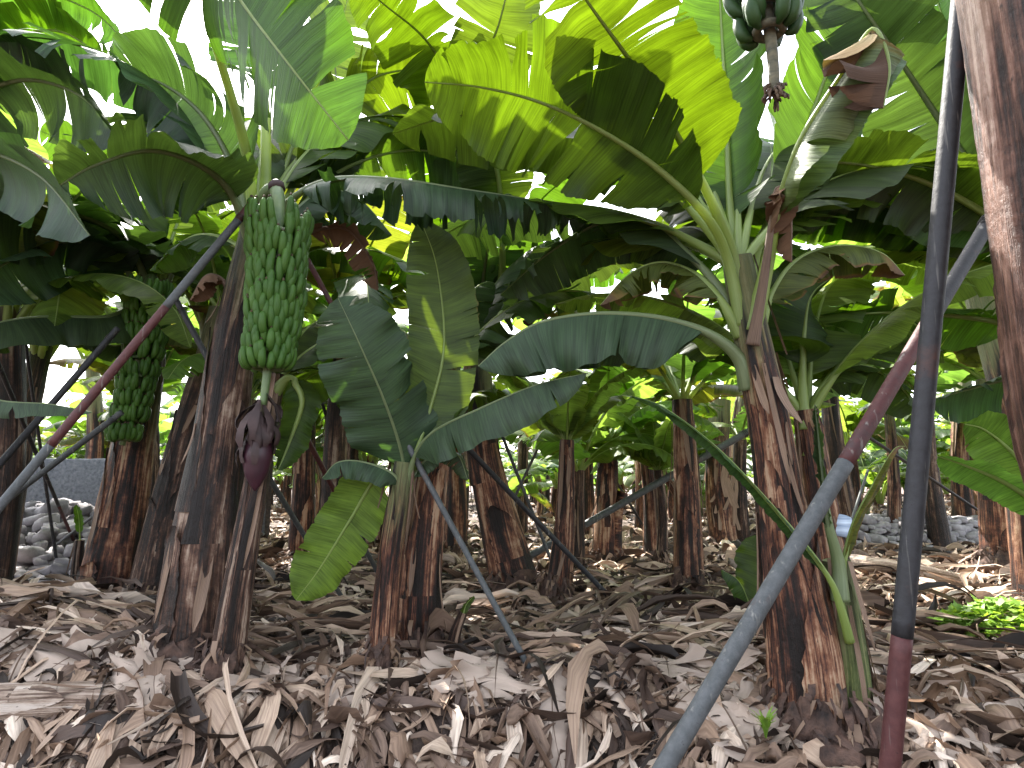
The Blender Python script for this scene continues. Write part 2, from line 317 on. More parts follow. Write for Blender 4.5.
# ------------------------------------------------------------------ banana leaf
def leaf_geo(pts, W, N=None, S=None, t0=.25, fold=15, curl=25, tears=10, deep=.5, mat='green', nt=70, ns=7, rng=None, wav=.03, petiole=.03, rib=None, ribmat=None, lamb=None, sway=18, foldR=None, mess=1.):
    """pts: midrib points from the trunk to the tip. N: lamina normal hint (upper face). returns (lamina MB, rib MB)"""
    rng = rng or R
    p = spline(pts, nt); L = np.linalg.norm(np.diff(p, axis=0), axis=1).sum()
    T = tang(p)
    if S is not None: Sv = np.tile(np.asarray(S, float), (nt, 1))
    else:
        Nn = unit(np.asarray(N, float)); Sv = np.cross(T, np.broadcast_to(Nn, T.shape))
        w = np.linalg.norm(Sv, axis=1)
        k0 = int(nt*.65)
        ref = Sv[int(np.clip(np.argmax(w[int(nt*.3):])+int(nt*.3), 0, nt-1))]
        for i in range(nt):
            if Sv[i] @ ref < 0: Sv[i] = -Sv[i]
        Sv = Sv + .12*unit(ref)
    Sv = unit(Sv-(Sv*T).sum(1, keepdims=True)*T)
    for _ in range(6):
        Sv[1:-1] = unit(Sv[:-2]+2*Sv[1:-1]+Sv[2:])
    Nv = unit(np.cross(Sv, T))            # upper side
    if N is not None and (Nv.mean(0) @ np.asarray(N)) < 0: Nv = -Nv
    if S is not None and Nv[nt//2][2] < 0 and N is None: Nv = -Nv
    # rib
    rb = MB(); tt = np.linspace(0, 1, nt)
    rr = np.interp(tt, [0, .12, t0, .6, 1], np.array([1.25, .95, .62, .36, .08])*petiole)
    tube(rb, p-Nv*rr[:, None]*.55, rr, ribmat or {'green': 'rib', 'bright': 'rib', 'lime': 'rib', 'old': 'rib', 'drytip': 'rib', 'greenold': 'rib', 'dark': 'ribdark'}.get(mat, 'ribbrown'), 8, 1.0, Nv, Sv)
    lm = MB()
    ph = rng.uniform(0, 6, 4); sweep = math.tan(rad(sway))
    for side in (-1, 1):
        nb = max(1, int(tears)); b = np.sort(rng.uniform(0.02, .97, nb)) if tears else np.array([])
        b = np.r_[0, b[np.r_[True, np.diff(b) > .012]] if len(b) else [], 1]
        dp = rng.uniform(0, 1, len(b))**1.3; dp = np.where(rng.uniform(size=len(b)) < deep, .45+.55*dp, .3*dp); dp[0] = dp[-1] = 0
        gp = rng.uniform(.004, .022, len(b))*dp*1.2
        ex = rng.normal(0, 1, len(b))*rad(16)*mess; ex2 = rng.normal(0, 1, len(b))*rad(26)*mess
        fo = rad(foldR if (foldR is not None and side > 0) else fold)
        for k in range(len(b)-1):
            m = max(3, int(round((b[k+1]-b[k])*nt*1.0))+2)
            lam = np.linspace(0, 1, m); tl = b[k]+(b[k+1]-b[k])*lam
            s = np.linspace(0, 1, ns+1)
            w = W*(1-(1-np.clip(tl/.16, 0, 1))**2)**.7*(1-np.clip((tl-.55)/.45, 0, 1)**2.3)**.8+.003
            if lamb is not None: w = w*np.interp(tl, [q[0] for q in lamb], [q[1] for q in lamb])
            hl = sm((s-(1-dp[k]))/.5); hr = sm((s-(1-dp[k+1]))/.5)
            te = tl[:, None]+gp[k]*hl[None]*(1-lam[:, None])-gp[k+1]*hr[None]*lam[:, None]
            wt = te*(1-t0)+t0
            # sweep vein direction
            wt = wt+sweep*w[:, None]*s[None]/L*.75
            over = np.clip(wt-1, 0, None)
            wtc = np.clip(wt, 0, 1)*(nt-1)
            def ip(A): return np.stack([np.interp(wtc, np.arange(nt), A[:, i]) for i in range(3)], -1)
            C, Sx, Nx, Tx = ip(p), unit(ip(Sv)), unit(ip(Nv)), unit(ip(T))
            e = ex[k]*np.maximum(dp[k], dp[k+1]); e2 = ex2[k]*np.maximum(dp[k], dp[k+1])
            phi = fo+rad(curl)*s[None]*np.ones((m, 1))+e*sm(s*1.5)[None]+e2*(s**2)[None]
            phi = phi+wav*6*np.sin(tl*17+ph[0]+side)[:, None]*s[None]+wav*5*np.sin(tl*41+ph[1])[:, None]*s[None]**2
            ds = w[:, None]/ns
            ph_m = .5*(phi[:, 1:]+phi[:, :-1])
            dx = np.concatenate([np.zeros((m, 1)), np.cumsum(np.cos(ph_m)*ds, 1)], 1)
            dz = np.concatenate([np.zeros((m, 1)), np.cumsum(np.sin(ph_m)*ds, 1)], 1)
            edge = rng.normal(0, .003 if mess == 1 else .02, m)[:, None]*(s**4)[None]
            V = C+side*Sx*(dx+edge)[..., None]-Nx*dz[..., None]+Tx*(over*L)[..., None]
            UV = np.stack(np.broadcast_arrays(tl[:, None]*L, side*s[None]), -1)
            Q = grid_quads(m, ns+1)
            if side > 0: Q = Q[:, ::-1]
            # make the front face the upper side
            a = V[m//2, ns//2]; n_ = np.cross(V[m//2, ns//2+1]-a, V[min(m//2+1, m-1), ns//2]-a)
            q0 = Q[0]; vv = V.reshape(-1, 3); mid = (m//2-0)*(0)
            fn = np.cross(vv[q0[1]]-vv[q0[0]], vv[q0[3]]-vv[q0[0]])
            lm.add(V, Q, UV, np.broadcast_to(te, (m, ns+1)).ravel(), mat)
            if k == len(b)//2 and side < 0: pass
    return lm, rb
def leaf(parent, pts, W, name='leaf', label=None, split=True, **k):
    base = np.array(parent.location) if parent is not None else np.asarray(pts[0])
    lm, rb = leaf_geo(pts, W, **k)
    if not split:
        for V, Q, U, T_, in zip(rb.V, rb.Q, rb.UV, rb.T):
            pass
        off = lm.n
        lm.add(np.concatenate(rb.V), np.concatenate(rb.Q), np.concatenate(rb.UV), np.concatenate(rb.T), rb.mats[0])
        o = lm.build(name, parent, base)
        if parent is None: o.location = base
        return o
    o = lm.build(name, parent, base)
    if label: o['label'] = label
    rb.build('midrib', o, base)
    return o
# ------------------------------------------------------------------ trunk
def trunk(parent, path, r0, r1, mat, flare=.25, nr=60, nc=40, rng=None, sheaths=3, strips=5, root=True, name='trunk', plates=None):
    rng = rng or R; base = np.array(parent.location)
    p = spline(path, nr); L = np.linalg.norm(np.diff(p, axis=0), axis=1).sum()
    T, A, B = frames(p, (1, 0, 0)); h = np.linspace(0, 1, nr)*L
    th = np.linspace(0, 2*np.pi, nc, endpoint=False)
    r = np.interp(h/L, [0, .12, .5, 1], [r0*(1+flare*.5), r0, .4*r0+.6*r1, r1])
    H, TH = np.meshgrid(h, th, indexing='ij')
    ph = rng.uniform(0, 6, 6)
    d = np.zeros_like(H)
    for q in range(sheaths):
        f = ((TH/(2*np.pi)+ph[q]+.06*H*(-1)**q+.03*np.sin(H*3+ph[q])) % 1.0)
        top = L*(.35+.65*rng.uniform()) if q else L*2
        d += .085*f**1.8*sm((top-H+.12*np.sin(TH*3+ph[q+1]))/.05)
    d += .02*np.sin(TH*5+H*2+ph[4])+.018*np.sin(TH*11+H*1.3+ph[5])+.02*np.sin(TH*2+H*4)+rng.normal(0, .004, H.shape)
    k = 0
    RR = r[:, None]*(1+d)
    V = p[:, None]+RR[..., None]*(np.cos(TH)[..., None]*A[:, None]+np.sin(TH)[..., None]*B[:, None])
    mb = MB()
    UV = np.stack([np.minimum(TH, 2*np.pi-TH)/6.28*2+.0*H, H], -1)
    mb.add(V, grid_quads(nr, nc, 0, True), UV, 0, mat)
    # closed, sunken top
    c = p[-1]; rings = [V[-1], c+(V[-1]-c)*.55-T[-1]*.02, c+(V[-1]-c)*.02-T[-1]*.03]
    mb.add(np.concatenate(rings), grid_quads(3, nc, 0, True), np.tile([[.3, L]], (3*nc, 1)), 0, mat)
    o = mb.build(name, parent, base)
    # peeling sheath strips
    for q in range(strips):
        a0 = rng.uniform(math.pi*.9, 2.1*math.pi) if q % 2 == 0 else rng.uniform(0, 6.28)
        # face towards camera more often
        hs = rng.uniform(.1, .8); ln = rng.uniform(.15, .7); wd = rng.uniform(.006, .022)*r0/.12
        hh = np.linspace(hs+ln/L, hs, 9); hh = np.clip(hh, 0, 1); i = hh*(nr-1)
        c = np.stack([np.interp(i, np.arange(nr), p[:, j]) for j in range(3)], 1)
        rr = np.interp(i, np.arange(nr), r)*1.08; lift = np.linspace(0, 1, 9)**2*rng.uniform(.01, .07)
        aa = a0+np.linspace(0, 1, 9)*rng.normal(0, .25)
        wdv = wd*np.interp(np.linspace(0, 1, 9), [0, .3, .8, 1], [.7, 1, .7, .1])
        cc = []
        for s in np.linspace(-1, 1, 4):
            an = aa+s*wdv/rr
            rad_ = rr+lift+(s*s)*.006
            cc.append(c+np.cos(an)[:, None]*A[0]*rad_[:, None]+np.sin(an)[:, None]*B[0]*rad_[:, None])
        Vs = np.stack(cc, 1)
        mb = MB(); mb.add(Vs, grid_quads(9, 4), np.stack(np.broadcast_arrays(np.linspace(0, 1, 4)[None]*.3+q, np.linspace(0, ln, 9)[:, None]), -1), 0, 'sheath')
        mb.build('dry_sheath', parent, base)
    for q in range(plates if plates is not None else strips//2 if strips > 3 else 0):
        nh, na = 26, 12; a0 = rng.uniform(3.3, 6.1); hs = rng.uniform(-.1, .55)*L; ln = min(rng.uniform(.4, 1.0), L*.97-max(hs, 0)); hs = max(hs, 0.02)
        hh = np.linspace(hs, hs+ln, nh); i = hh/L*(nr-1)
        c = np.stack([np.interp(i, np.arange(nr), p[:, j]) for j in range(3)], 1); rr = np.interp(i, np.arange(nr), r)
        t = np.linspace(0, 1, nh); sk = rng.normal(0, .5)
        wl = np.interp(t, [0, .5, .85, 1], [1.1, .95, .5, .08])*rng.uniform(.7, 1.1)+rng.normal(0, .03, nh); wr = np.interp(t, [0, .5, .85, 1], [1.1, .9, .45, .05])*rng.uniform(.7, 1.1)+rng.normal(0, .03, nh)
        u = np.linspace(-1, 1, na)
        an = a0+sk*t[:, None]**2+np.where(u < 0, u[None]*wl[:, None], u[None]*wr[:, None])
        ro = rr[:, None]*(1.085+.012*q+.05*np.abs(u[None])**4+.10*t[:, None]**6+.012*np.sin(an*9+q))
        Vp = c[:, None]+ro[..., None]*(np.cos(an)[..., None]*A[0]+np.sin(an)[..., None]*B[0])
        mb = MB(); mb.add(Vp, grid_quads(nh, na), np.stack([an/3.14, np.broadcast_to(hh[:, None], an.shape)], -1), 0, mat); mb.build('sheath_plate', parent, base)
    if root:
        mb = MB(); n = 200; r_ = r0*(1.25+.45*rng.uniform(size=n)**2)
        ang = rng.uniform(0, 6.28, n); zz = rng.uniform(0, .26, n)
        # lumpy collar
        nn = 30; hz = np.linspace(0, 1, 9)
        Hc, Tc = np.meshgrid(hz, np.linspace(0, 2*np.pi, nn, endpoint=False), indexing='ij')
        rc = r0*np.interp(Hc, [0, .4, 1], [2.0, 1.7, 1.1])*(1+.12*rng.normal(size=Hc.shape))
        Vc = np.stack([rc*np.cos(Tc), rc*np.sin(Tc), Hc*.30*(1+.1*rng.normal(size=Hc.shape))-.05], -1)+p[0]
        mb.add(Vc, grid_quads(9, nn, 0, True), None, 0, 'root')
        for q in range(n//2):
            x, y = math.cos(ang[q]), math.sin(ang[q]); ln = rng.uniform(.05, .16)
            b0 = p[0]+np.array([x*r_[q]*.9, y*r_[q]*.9, zz[q]+.05]); b1 = b0+np.array([x*.03, y*.03, -ln*.6])+rng.normal(0, .02, 3)
            s = np.array([-y, x, 0])*rng.uniform(.004, .016); mdp = (b0+b1)/2+np.array([x, y, .3])*.02
            Vq = np.array([b0-s, b0+s, mdp-s, mdp+s, b1-s*.4, b1+s*.4])
            mb.add(Vq, [[0, 1, 3, 2], [2, 3, 5, 4]], None, 0, 'root' if q % 3 else 'sheath')
        mb.build('root_clump', parent, base)
    return o, p, r
# ------------------------------------------------------------------ fruit
def banana_geo(mb, root, dirv, up, ln, r, mat, tipmat='tip', n=9):
    """dirv: outward growth, curving towards up"""
    t = np.linspace(0, 1, n)
    d = unit(np.asarray(dirv)); u = np.asarray(up, float)
    ang = np.radians(np.interp(t, [0, .25, .6, 1], [5, 50, 80, 100]))
    st = np.cos(ang)[:, None]*d+np.sin(ang)[:, None]*u
    p = root+np.cumsum(st*ln/n, 0)
    rr = r*np.interp(t, [0, .1, .25, .6, .88, .96, 1], [.35, .5, .95, 1, .8, .5, .25])
    tube(mb, p, rr, mat, 7)
    e = p[-1]+st[-1]*.006
    tube(mb, np.array([p[-1], e, e+st[-1]*.006]), [r*.36, r*.32, r*.2], tipmat, 5)
def bunch(plant, axis, tiers, rad0, rad1, nf, ln, fr=.0165, mat='fruit', a_lo=0, a_hi=2*math.pi, stalkmat='stalk', srad=.03, rng=None, up=(0, 0, 1), st=None):
    rng = rng or R; base = np.array(plant.location)
    ax = spline(axis, 60)
    mb = MB(); tube(mb, ax, np.linspace(srad*1.1, srad*.5, 60), stalkmat, 12)
    b = mb.build('fruit_bunch', plant, base)
    lo, hi = st or (.2, .95)
    for k in range(tiers):
        f = lo+(hi-lo)*k/(tiers-1); c = ax[int(f*59)]
        rr = rad0+(rad1-rad0)*k/(tiers-1); l = ln*(1-.25*k/(tiers-1))
        mb = MB(); cen = rng.uniform(0, 6.28)
        for row in (0, 1):
            for q in range(nf):
                a = a_lo+cen+(a_hi-a_lo)*(q+.5*row+rng.uniform(-.28, .28))/nf
                o = np.array([math.cos(a), math.sin(a), 0])
                rt = c+o*(rr*.30)+np.array([0, 0, -.022*row])
                dv = o+rng.normal(0, .14, 3)+np.array([0, 0, .15 if row == 0 else -.1])
                banana_geo(mb, rt, dv, np.array(up)+rng.normal(0, .06, 3), l*rng.uniform(.88, 1.08)*(1.0 if row else .93), fr*rng.uniform(.92, 1.08), mat)
        cr = np.array([[math.cos(a)*rr*.33, math.sin(a)*rr*.33, -.01] for a in np.linspace(a_lo, a_hi, 14)])+c
        tube(mb, cr, .014, stalkmat, 6)
        mb.build('banana_hand', b, base)
    return b
# ================================================================== the setting
def make_ground():
    xs = np.r_[-120, -60, -30, -18, np.arange(-10, 10.01, .09), 18, 30, 60, 120]
    ys = np.r_[-40, -10, -2, .5, np.arange(1.2, 9, .07), np.arange(9, 20, .3), 26, 40, 80, 150, 260]
    X, Y = np.meshgrid(xs, ys, indexing='ij')
    Z = gz(X, Y)+R.normal(0, .006, X.shape)*(np.abs(X) < 10)
    mb = MB(); mb.add(np.stack([X, Y, Z], -1), grid_quads(len(xs), len(ys)), None, 0, 'soil')
    tag(mb.build('ground'), kind='structure')
make_ground()
def ribbons(Pth, Wd, side, tn, mat, name, cup=.3, nc=4, nrm=None):
    """Pth (N,K,3) centre lines, Wd (N,K), side (N,K,3)"""
    N, K, _ = Pth.shape
    c = np.linspace(-1, 1, nc)
    if nrm is None: nrm = np.array([0, 0, 1.])
    cu = np.broadcast_to(np.asarray(cup, float), (N,))
    V = Pth[:, :, None]+side[:, :, None]*Wd[:, :, None, None]*c[None, None, :, None]+nrm*(cu[:, None, None, None]*Wd[:, :, None, None]*((c**2)-.5)[None, None, :, None])
    V = V+R.normal(0, .12, V.shape)*Wd[:, :, None, None]*.6
    q = grid_quads(K, nc)
    Q = (q[None]+(np.arange(N)*K*nc)[:, None, None]).reshape(-1, 4)
    U = np.broadcast_to(np.linspace(0, 1, K)[None, :, None], (N, K, nc))+R.uniform(0, 50, (N, 1, 1))
    UV = np.stack([U, np.broadcast_to(c[None, None]*Wd[:, :, None]*4+R.uniform(0, 50, (N, 1, 1)), (N, K, nc))], -1)
    mb = MB(); mb.add(V, Q, UV, np.broadcast_to(tn[:, None, None], (N, K, nc)).ravel(), mat)
    return mb
def litter():
    mbs = MB()
    for (n, y0, y1, lmin, lmax, wmin, wmax, lift) in ((17000, 2.95, 8, .03, .15, .004, .018, .03), (3800, 2.95, 10, .15, .7, .015, .055, .05), (12000, 6, 34, .1, .4, .02, .07, .06), (9000, 2.9, 7, .04, .2, .006, .025, .04), (1800, 3.0, 6.5, .35, .9, .008, .03, .07), (5200, 1.3, 3.1, .05, .3, .01, .04, .03), (3500, 2.3, 3.3, .06, .4, .012, .05, .04)):
        u = R.uniform(0, 1, n); y = y0*(y1/y0)**u
        x = R.uniform(-1, 1, n)*(y*1.0+.6)
        if y0 < 2: x = np.abs(x)*.9+.35; x = np.where(R.uniform(size=n) < .25, -x, x)
        # leave bare soil towards the lower right
        keep = ~((x > 1.25) & (y < 2.25) & (R.uniform(size=n) < .75))
        # bare patches, drifts
        dens = .55+.45*np.sin(x*1.7+y)*np.sin(y*1.3-x)
        keep &= R.uniform(size=n) < (.45+.55*dens)
        x, y = x[keep], y[keep]; n = len(x)
        K = 6; yaw = np.where(R.uniform(size=n) < (.7 if lmax > .5 else .3), R.normal(0, .5, n), R.uniform(0, 6.28, n)); L = R.uniform(lmin, lmax, n); W = R.uniform(wmin, wmax, n)
        t = np.linspace(-.5, .5, K)
        bend = R.normal(0, 1.0, n)
        ang = yaw[:, None]+bend[:, None]*t[None]
        dx = np.cumsum(np.cos(ang), 1)/K*L[:, None]; dy = np.cumsum(np.sin(ang), 1)/K*L[:, None]
        X = x[:, None]+dx; Yv = y[:, None]+dy
        Z = gz(X, Yv)
        arch = np.abs(R.normal(0, 1, n))*lift
        tilt = R.normal(0, .35, n)*L
        Z = Z+.012+R.uniform(0, 1, n)[:, None]*lift+arch[:, None]*(1-(2*t[None])**2)+np.abs(tilt[:, None]*t[None])*.5+R.normal(0, .004, (n, K))
        p = np.stack([X, Yv, Z], -1)
        twist = R.normal(0, .5, n)[:, None]+R.normal(0, 1.2, n)[:, None]*t[None]
        sd = np.stack([-np.sin(ang)*np.cos(twist), np.cos(ang)*np.cos(twist), np.sin(twist)], -1)
        Wd = W[:, None]*np.interp(t, [-.5, -.3, .2, .5], [.5, 1, .9, .15])[None]*(1+.2*R.normal(size=(n, K)))
        tn = np.clip(R.normal(.48, .33, n), 0, 1)
        m = ribbons(p, Wd, sd, tn, 'litter', 'x', cup=R.normal(.2, .8, n))
        mbs.add(m.V[0], m.Q[0], m.UV[0], m.T[0], 'litter')
    tag(mbs.build('leaf_litter'), 'brown and beige dried leaf scraps carpeting the plantation floor', 'leaf litter', kind='stuff')
litter()
def lip_litter():
    """shredded strips hanging over the terrace edge"""
    n = 620; K = 8
    x = np.r_[R.uniform(-3.2, 1.0, n-150), R.uniform(.3, 2.4, 150)]; n = len(x)
    yl = 3.0+.07*np.sin(1.9*x+.5)
    y = yl+R.uniform(-.05, .18, n); L = R.uniform(.15, .5, n)
    t = np.linspace(0, 1, K)
    yaw = R.normal(0, .95, n)
    adv = np.interp(t, [0, .3, .6, 1], [0, .42, .72, .95])[None]*L[:, None]*R.uniform(.5, 1.1, n)[:, None]
    X = x[:, None]+np.sin(yaw)[:, None]*adv; Yv = y[:, None]-np.cos(yaw)[:, None]*adv
    Z = gz(X, Yv)+.01+R.uniform(0, .04, n)[:, None]+.03*np.sin(t*3)[None]
    p = np.stack([X, Yv, Z], -1)
    tw = R.normal(0, .35, n)[:, None]+R.normal(0, .7, n)[:, None]*t[None]
    sd = np.stack([np.cos(yaw)[:, None]*np.cos(tw), np.sin(yaw)[:, None]*np.cos(tw), np.sin(tw)], -1)
    Wd = R.uniform(.008, .045, n)[:, None]*np.interp(t, [0, .4, .8, 1], [.6, 1, .8, .15])[None]
    m = ribbons(p, Wd, sd, np.clip(R.normal(.5, .25, n), 0, 1), 'litter', 'x', cup=R.normal(.3, .7, n))
    tag(m.build('hanging_litter'), 'shredded dry leaf strips spilling over the terrace edge', 'leaf litter', kind='stuff')
lip_litter()
def stones(name, pos, size, mat, flat=.6):
    n = len(pos); nu, nv = 9, 7
    u = np.linspace(0, 2*np.pi, nu, endpoint=False); v = np.linspace(.02, np.pi-.02, nv)
    V0 = np.stack([np.sin(v)[:, None]*np.cos(u)[None], np.sin(v)[:, None]*np.sin(u)[None], np.cos(v)[:, None]*np.ones(nu)[None]], -1).reshape(-1, 3)
    V0 = np.sign(V0)*np.abs(V0)**.62
    sz = size[:, None]*np.stack([R.uniform(.8, 1.4, n), R.uniform(.7, 1.2, n), R.uniform(flat*.7, flat*1.25, n)], 1)
    V = V0[None]*(1+R.normal(0, .12, (n, len(V0), 1)))*sz[:, None]
    a = R.uniform(0, 6.28, n); b = R.normal(0, .25, n)
    ca, sa = np.cos(a)[:, None], np.sin(a)[:, None]
    X = V[..., 0]*ca-V[..., 1]*sa; Y = V[..., 0]*sa+V[..., 1]*ca; Z = V[..., 2]+np.sin(b)[:, None]*X
    V = np.stack([X, Y, Z], -1)+pos[:, None]
    q = grid_quads(nv, nu, 0, True)
    mb = MB(); mb.add(V, (q[None]+(np.arange(n)*nu*nv)[:, None, None]), None, 0, mat)
    return mb
def stone_wall(name, a, b, h, depth, size, mat, label, slump=.0):
    a = np.array(a, float); b = np.array(b, float); L = np.linalg.norm(b-a); d = (b-a)/L; nrm = np.array([d[1], -d[0]])
    if nrm[1] > 0: nrm = -nrm
    P_ = []; S_ = []
    z = 0
    while z < h:
        x = 0
        while x < L:
            s = size*R.uniform(.6, 1.5)
            f = slump*(1-z/h)
            for k in range(3):
                q = a+d*x+nrm*(f-depth*k*.5+R.normal(0, .03))
                zz = gz(q[0], q[1])+z+R.normal(0, .02)-.02
                P_.append((q[0], q[1], zz)); S_.append(s*.62)
            x += s*1.05
        z += size*.62
    mb = stones(name, np.array(P_), np.array(S_), mat)
    # filling behind the stones
    core = []
    o = mb.build(name, None, None); tag(o, label, 'wall'); return o
pl = G(-60, 596); pr = G(112, 590)
stone_wall('stone_wall', (-7.6, 6.6), (-4.0, 7.4), .62, .3, .17, 'stonedark', 'low dry-stone wall of grey volcanic rocks below the block wall at left')
ps = []; sz = []
for k in range(330):
    u = R.uniform(); x = -6.2+u*2.5; y = 5.5+R.uniform(0, 1.3); hgt = .52*np.clip((y-5.3)/1.1, 0, 1)*(1-.6*u**3)
    ps.append((x, y, gz(x, y)+hgt*R.uniform(.3, 1))); sz.append(R.uniform(.05, .12))
tag(stones('stone_heap', np.array(ps), np.array(sz), 'stone').build('stone_heap'), 'heap of loose rounded grey stones tumbled in front of the left walls', 'stone heap')
stone_wall('stone_wall', (3.9, 8.3), (7.4, 9.0), .42, .3, .12, 'stone', 'low tumbled dry-stone wall of pale grey rocks between the poles at right', .5)
def block_wall():
    mb = MB(); a = np.array([-9.5, 7.9]); b = np.array([-3.9, 9.85]); n = 60
    t = np.linspace(0, 1, n); q = a+(b-a)*t[:, None]
    top = 1.22
    prof = [(0, 0), (0, .6), (0, top), (.04, top+.02), (.2, top+.02), (.2, 0)]
    V = []
    for x, y in q: V.append([(x+.0, y+o, z+R.normal(0, .006)) for o, z in prof])
    mb.add(np.array(V), grid_quads(n, len(prof)), None, 0, 'block')
    tag(mb.build('block_wall'), 'long rough dark grey rendered block wall behind the stones at left', 'wall')
block_wall()
# ================================================================== poles
def pole(top, bot, r, segs, label, kmat='polegrey', sag=0.0):
    """segs: list of (fraction, material) from the top"""
    top = np.array(top); bot = np.array(bot)
    mb = MB(); f0 = 0
    mid = (top+bot)/2+np.array([0, 0, -sag])
    pth = spline([top, mid, bot], 61)
    for f1, m in segs:
        i0, i1 = int(round(f0*60)), int(round(f1*60))
        tube(mb, pth[i0:i1+1], r*R.uniform(.98, 1.03), m, 14); f0 = f1
    o = mb.build('support_pole', None, bot)
    # wire tie
    c = pth[3]; T, A, B = frames(pth)
    th = np.linspace(0, 2*np.pi*3, 40); w = c+(np.cos(th)[:, None]*A[3]+np.sin(th)[:, None]*B[3])*r*1.12+T[3]*(th[:, None]*r*.08)
    mw = MB(); tube(mw, w, r*.09, 'wire', 5); mw.build('wire_tie', o, bot)
    return tag(o, label, 'pole', 'metal props holding up the banana plants')
pole(P(1003, 198, 1.95), P(640, 808, 1.62), .0235, [(.27, 'poledark'), (.52, 'polered'), (1, 'polegrey')], 'thick slanting prop crossing in front of the right trunk, dark red in its middle')
pole(P(967, -60, 1.45), P(884, 830, 1.62), .0245, [(.80, 'poledark'), (1, 'polered')], 'near upright dark prop in the right foreground with a red lower end')
pole(P(255, 200, 3.0), P(-60, 578, 2.6), .020, [(.06, 'polered'), (.33, 'polegrey'), (.70, 'polered'), (1, 'polegrey')], 'long grey and red prop slanting down left from the front fruit bunch')
pole(P(288, 224, 3.3), P(541, 690, 3.06), .015, [(.2, 'polered'), (1, 'polegrey')], 'thin grey prop running from the big bunch down to the centre litter')
pole(P(262, 466, 3.5), G(357, 622), .016, [(1, 'polegrey')], 'dark thin prop leaning just right of the purple bud')
pole(P(296, 418, 4.3), G(386, 588), .020, [(.6, 'polered'), (1, 'polegrey')], 'greyish prop behind the hanging yellow-green leaf')
pole(P(458, 438, 4.0), G(618, 606), .019, [(1, 'poledark')], 'thin brown prop slanting right in front of the middle trunks')
pole(P(760, 425, 6.2), P(500, 573, 6.2), .035, [(1, 'polegrey')], 'pale grey prop leaning up right behind the slim middle trunk')
pole(P(-8, 350, 3.6), G(82, 560), .015, [(.6, 'poledark'), (1, 'polered')], 'very thin prop falling right at the far left edge')
pole(P(118, 328, 4.3), P(-40, 510, 3.9), .022, [(1, 'poledark')], 'dark prop passing left below the shaded broad leaf')
pole(P(176, 300, 3.9), P(268, 470, 4.0), .020, [(1, 'poledark')], 'short dark prop between the two fruit bunches')
pole(P(122, 412, 4.6), P(-30, 528, 4.6), .022, [(1, 'polegrey')], 'grey prop end crossing the block wall at left')
pole(P(112, 502, 5.3), G(30, 565), .013, [(1, 'polegrey')], 'pale thin rod leaning on the stone heap')
pole(P(858, 430, 5.5), P(1000, 525, 7.5), .016, [(1, 'poledark')], 'thin dark rod slanting right before the right stone wall')
pole(P(600, 455, 7.5), G(655, 545), .016, [(1, 'poledark')], 'thin far prop behind the cut stump')
pole(P(538, 448, 7.0), G(482, 566), .017, [(1, 'polegrey')], 'thin far prop leaning right behind the leaning orange brown trunk')
pole(P(322, 402, 6.0), G(372, 566), .016, [(1, 'poledark')], 'thin dark prop in the gap above the hanging yellow-green leaf')
pole(P(500, 430, 5.2), G(562, 588), .014, [(1, 'polegrey')], 'very thin stake slanting right beside the young fan-leaved plant')
pole(P(868, 470, 7.0), P(845, 540, 6.6), .014, [(1, 'polegrey')], 'short pale rod behind the bent yellowish leaf stalk')
pole(P(25, 340, 5.0), G(60, 585), .014, [(1, 'poledark')], 'slender dark stake standing before the block wall at far left')
# ================================================================== named plants
TOCAM = lambda p: unit(CAM-np.asarray(p))
def facing(pts, f):
    """upper-face normal: f>0 turns the underside to the camera, f<0 the upper side"""
    c = np.mean(pts[len(pts)//2:], axis=0); v = TOCAM(c)
    return unit((1-abs(f))*np.array([0, 0, 1.])+(-v if f > 0 else v)*abs(f))
class Plant:
    def __init__(s, bpx, bpy_, label, d=None, group='banana plants of the grove', seed=1, cat='banana plant'):
        s.b = G(bpx, bpy_) if d is None else P(bpx, bpy_, d)
        s.d = s.b[1]; s.o = empty('banana_plant', s.b); tag(s.o, label, cat, group)
        s.rng = np.random.default_rng(seed)
    def trunk(s, pts, w0, w1, mat='trunk', **k):
        """pts: (px,py,dd) above the base; widths in pixels"""
        path = [s.b-np.array([0, 0, .05])]+[P(a, b, s.d+c) for a, b, c in pts]
        r0 = w0/2*s.d/F; r1 = w1/2*(s.d+pts[-1][2])/F
        _, s.tp, s.tr = trunk(s.o, path, r0, r1, mat, rng=s.rng, **k)
        s.top = s.tp[-1]; return s
    def leaf(s, pts, W, f=.3, label=None, **k):
        pp = [P(a, b, s.d+c) for a, b, c in pts]
        return leaf(s.o, pp, W, N=facing(pp, f), rng=s.rng, label=label, **k)
    def auto(s, az, elev, L, W, bend=80, start=None, mat='green', **k):
        st = s.top if start is None else start
        e = rad(elev); a = rad(az); pts = [st-np.array([0, 0, .25]), st-np.array([0, 0, .05])]
        p = st+np.array([math.sin(a), math.cos(a), 0])*.03; n = 7
        for i in range(n):
            ee = e-rad(bend)*((i+.5)/n)**1.3
            p = p+np.array([math.sin(a)*math.cos(ee), math.cos(a)*math.cos(ee), math.sin(ee)])*L/n
            pts.append(p.copy())
        S = np.array([math.cos(a), -math.sin(a), 0])
        kk = dict(nt=44, ns=5, petiole=.026); kk.update(k)
        return leaf(s.o, pts, W, S=S, mat=mat, rng=s.rng, **kk)

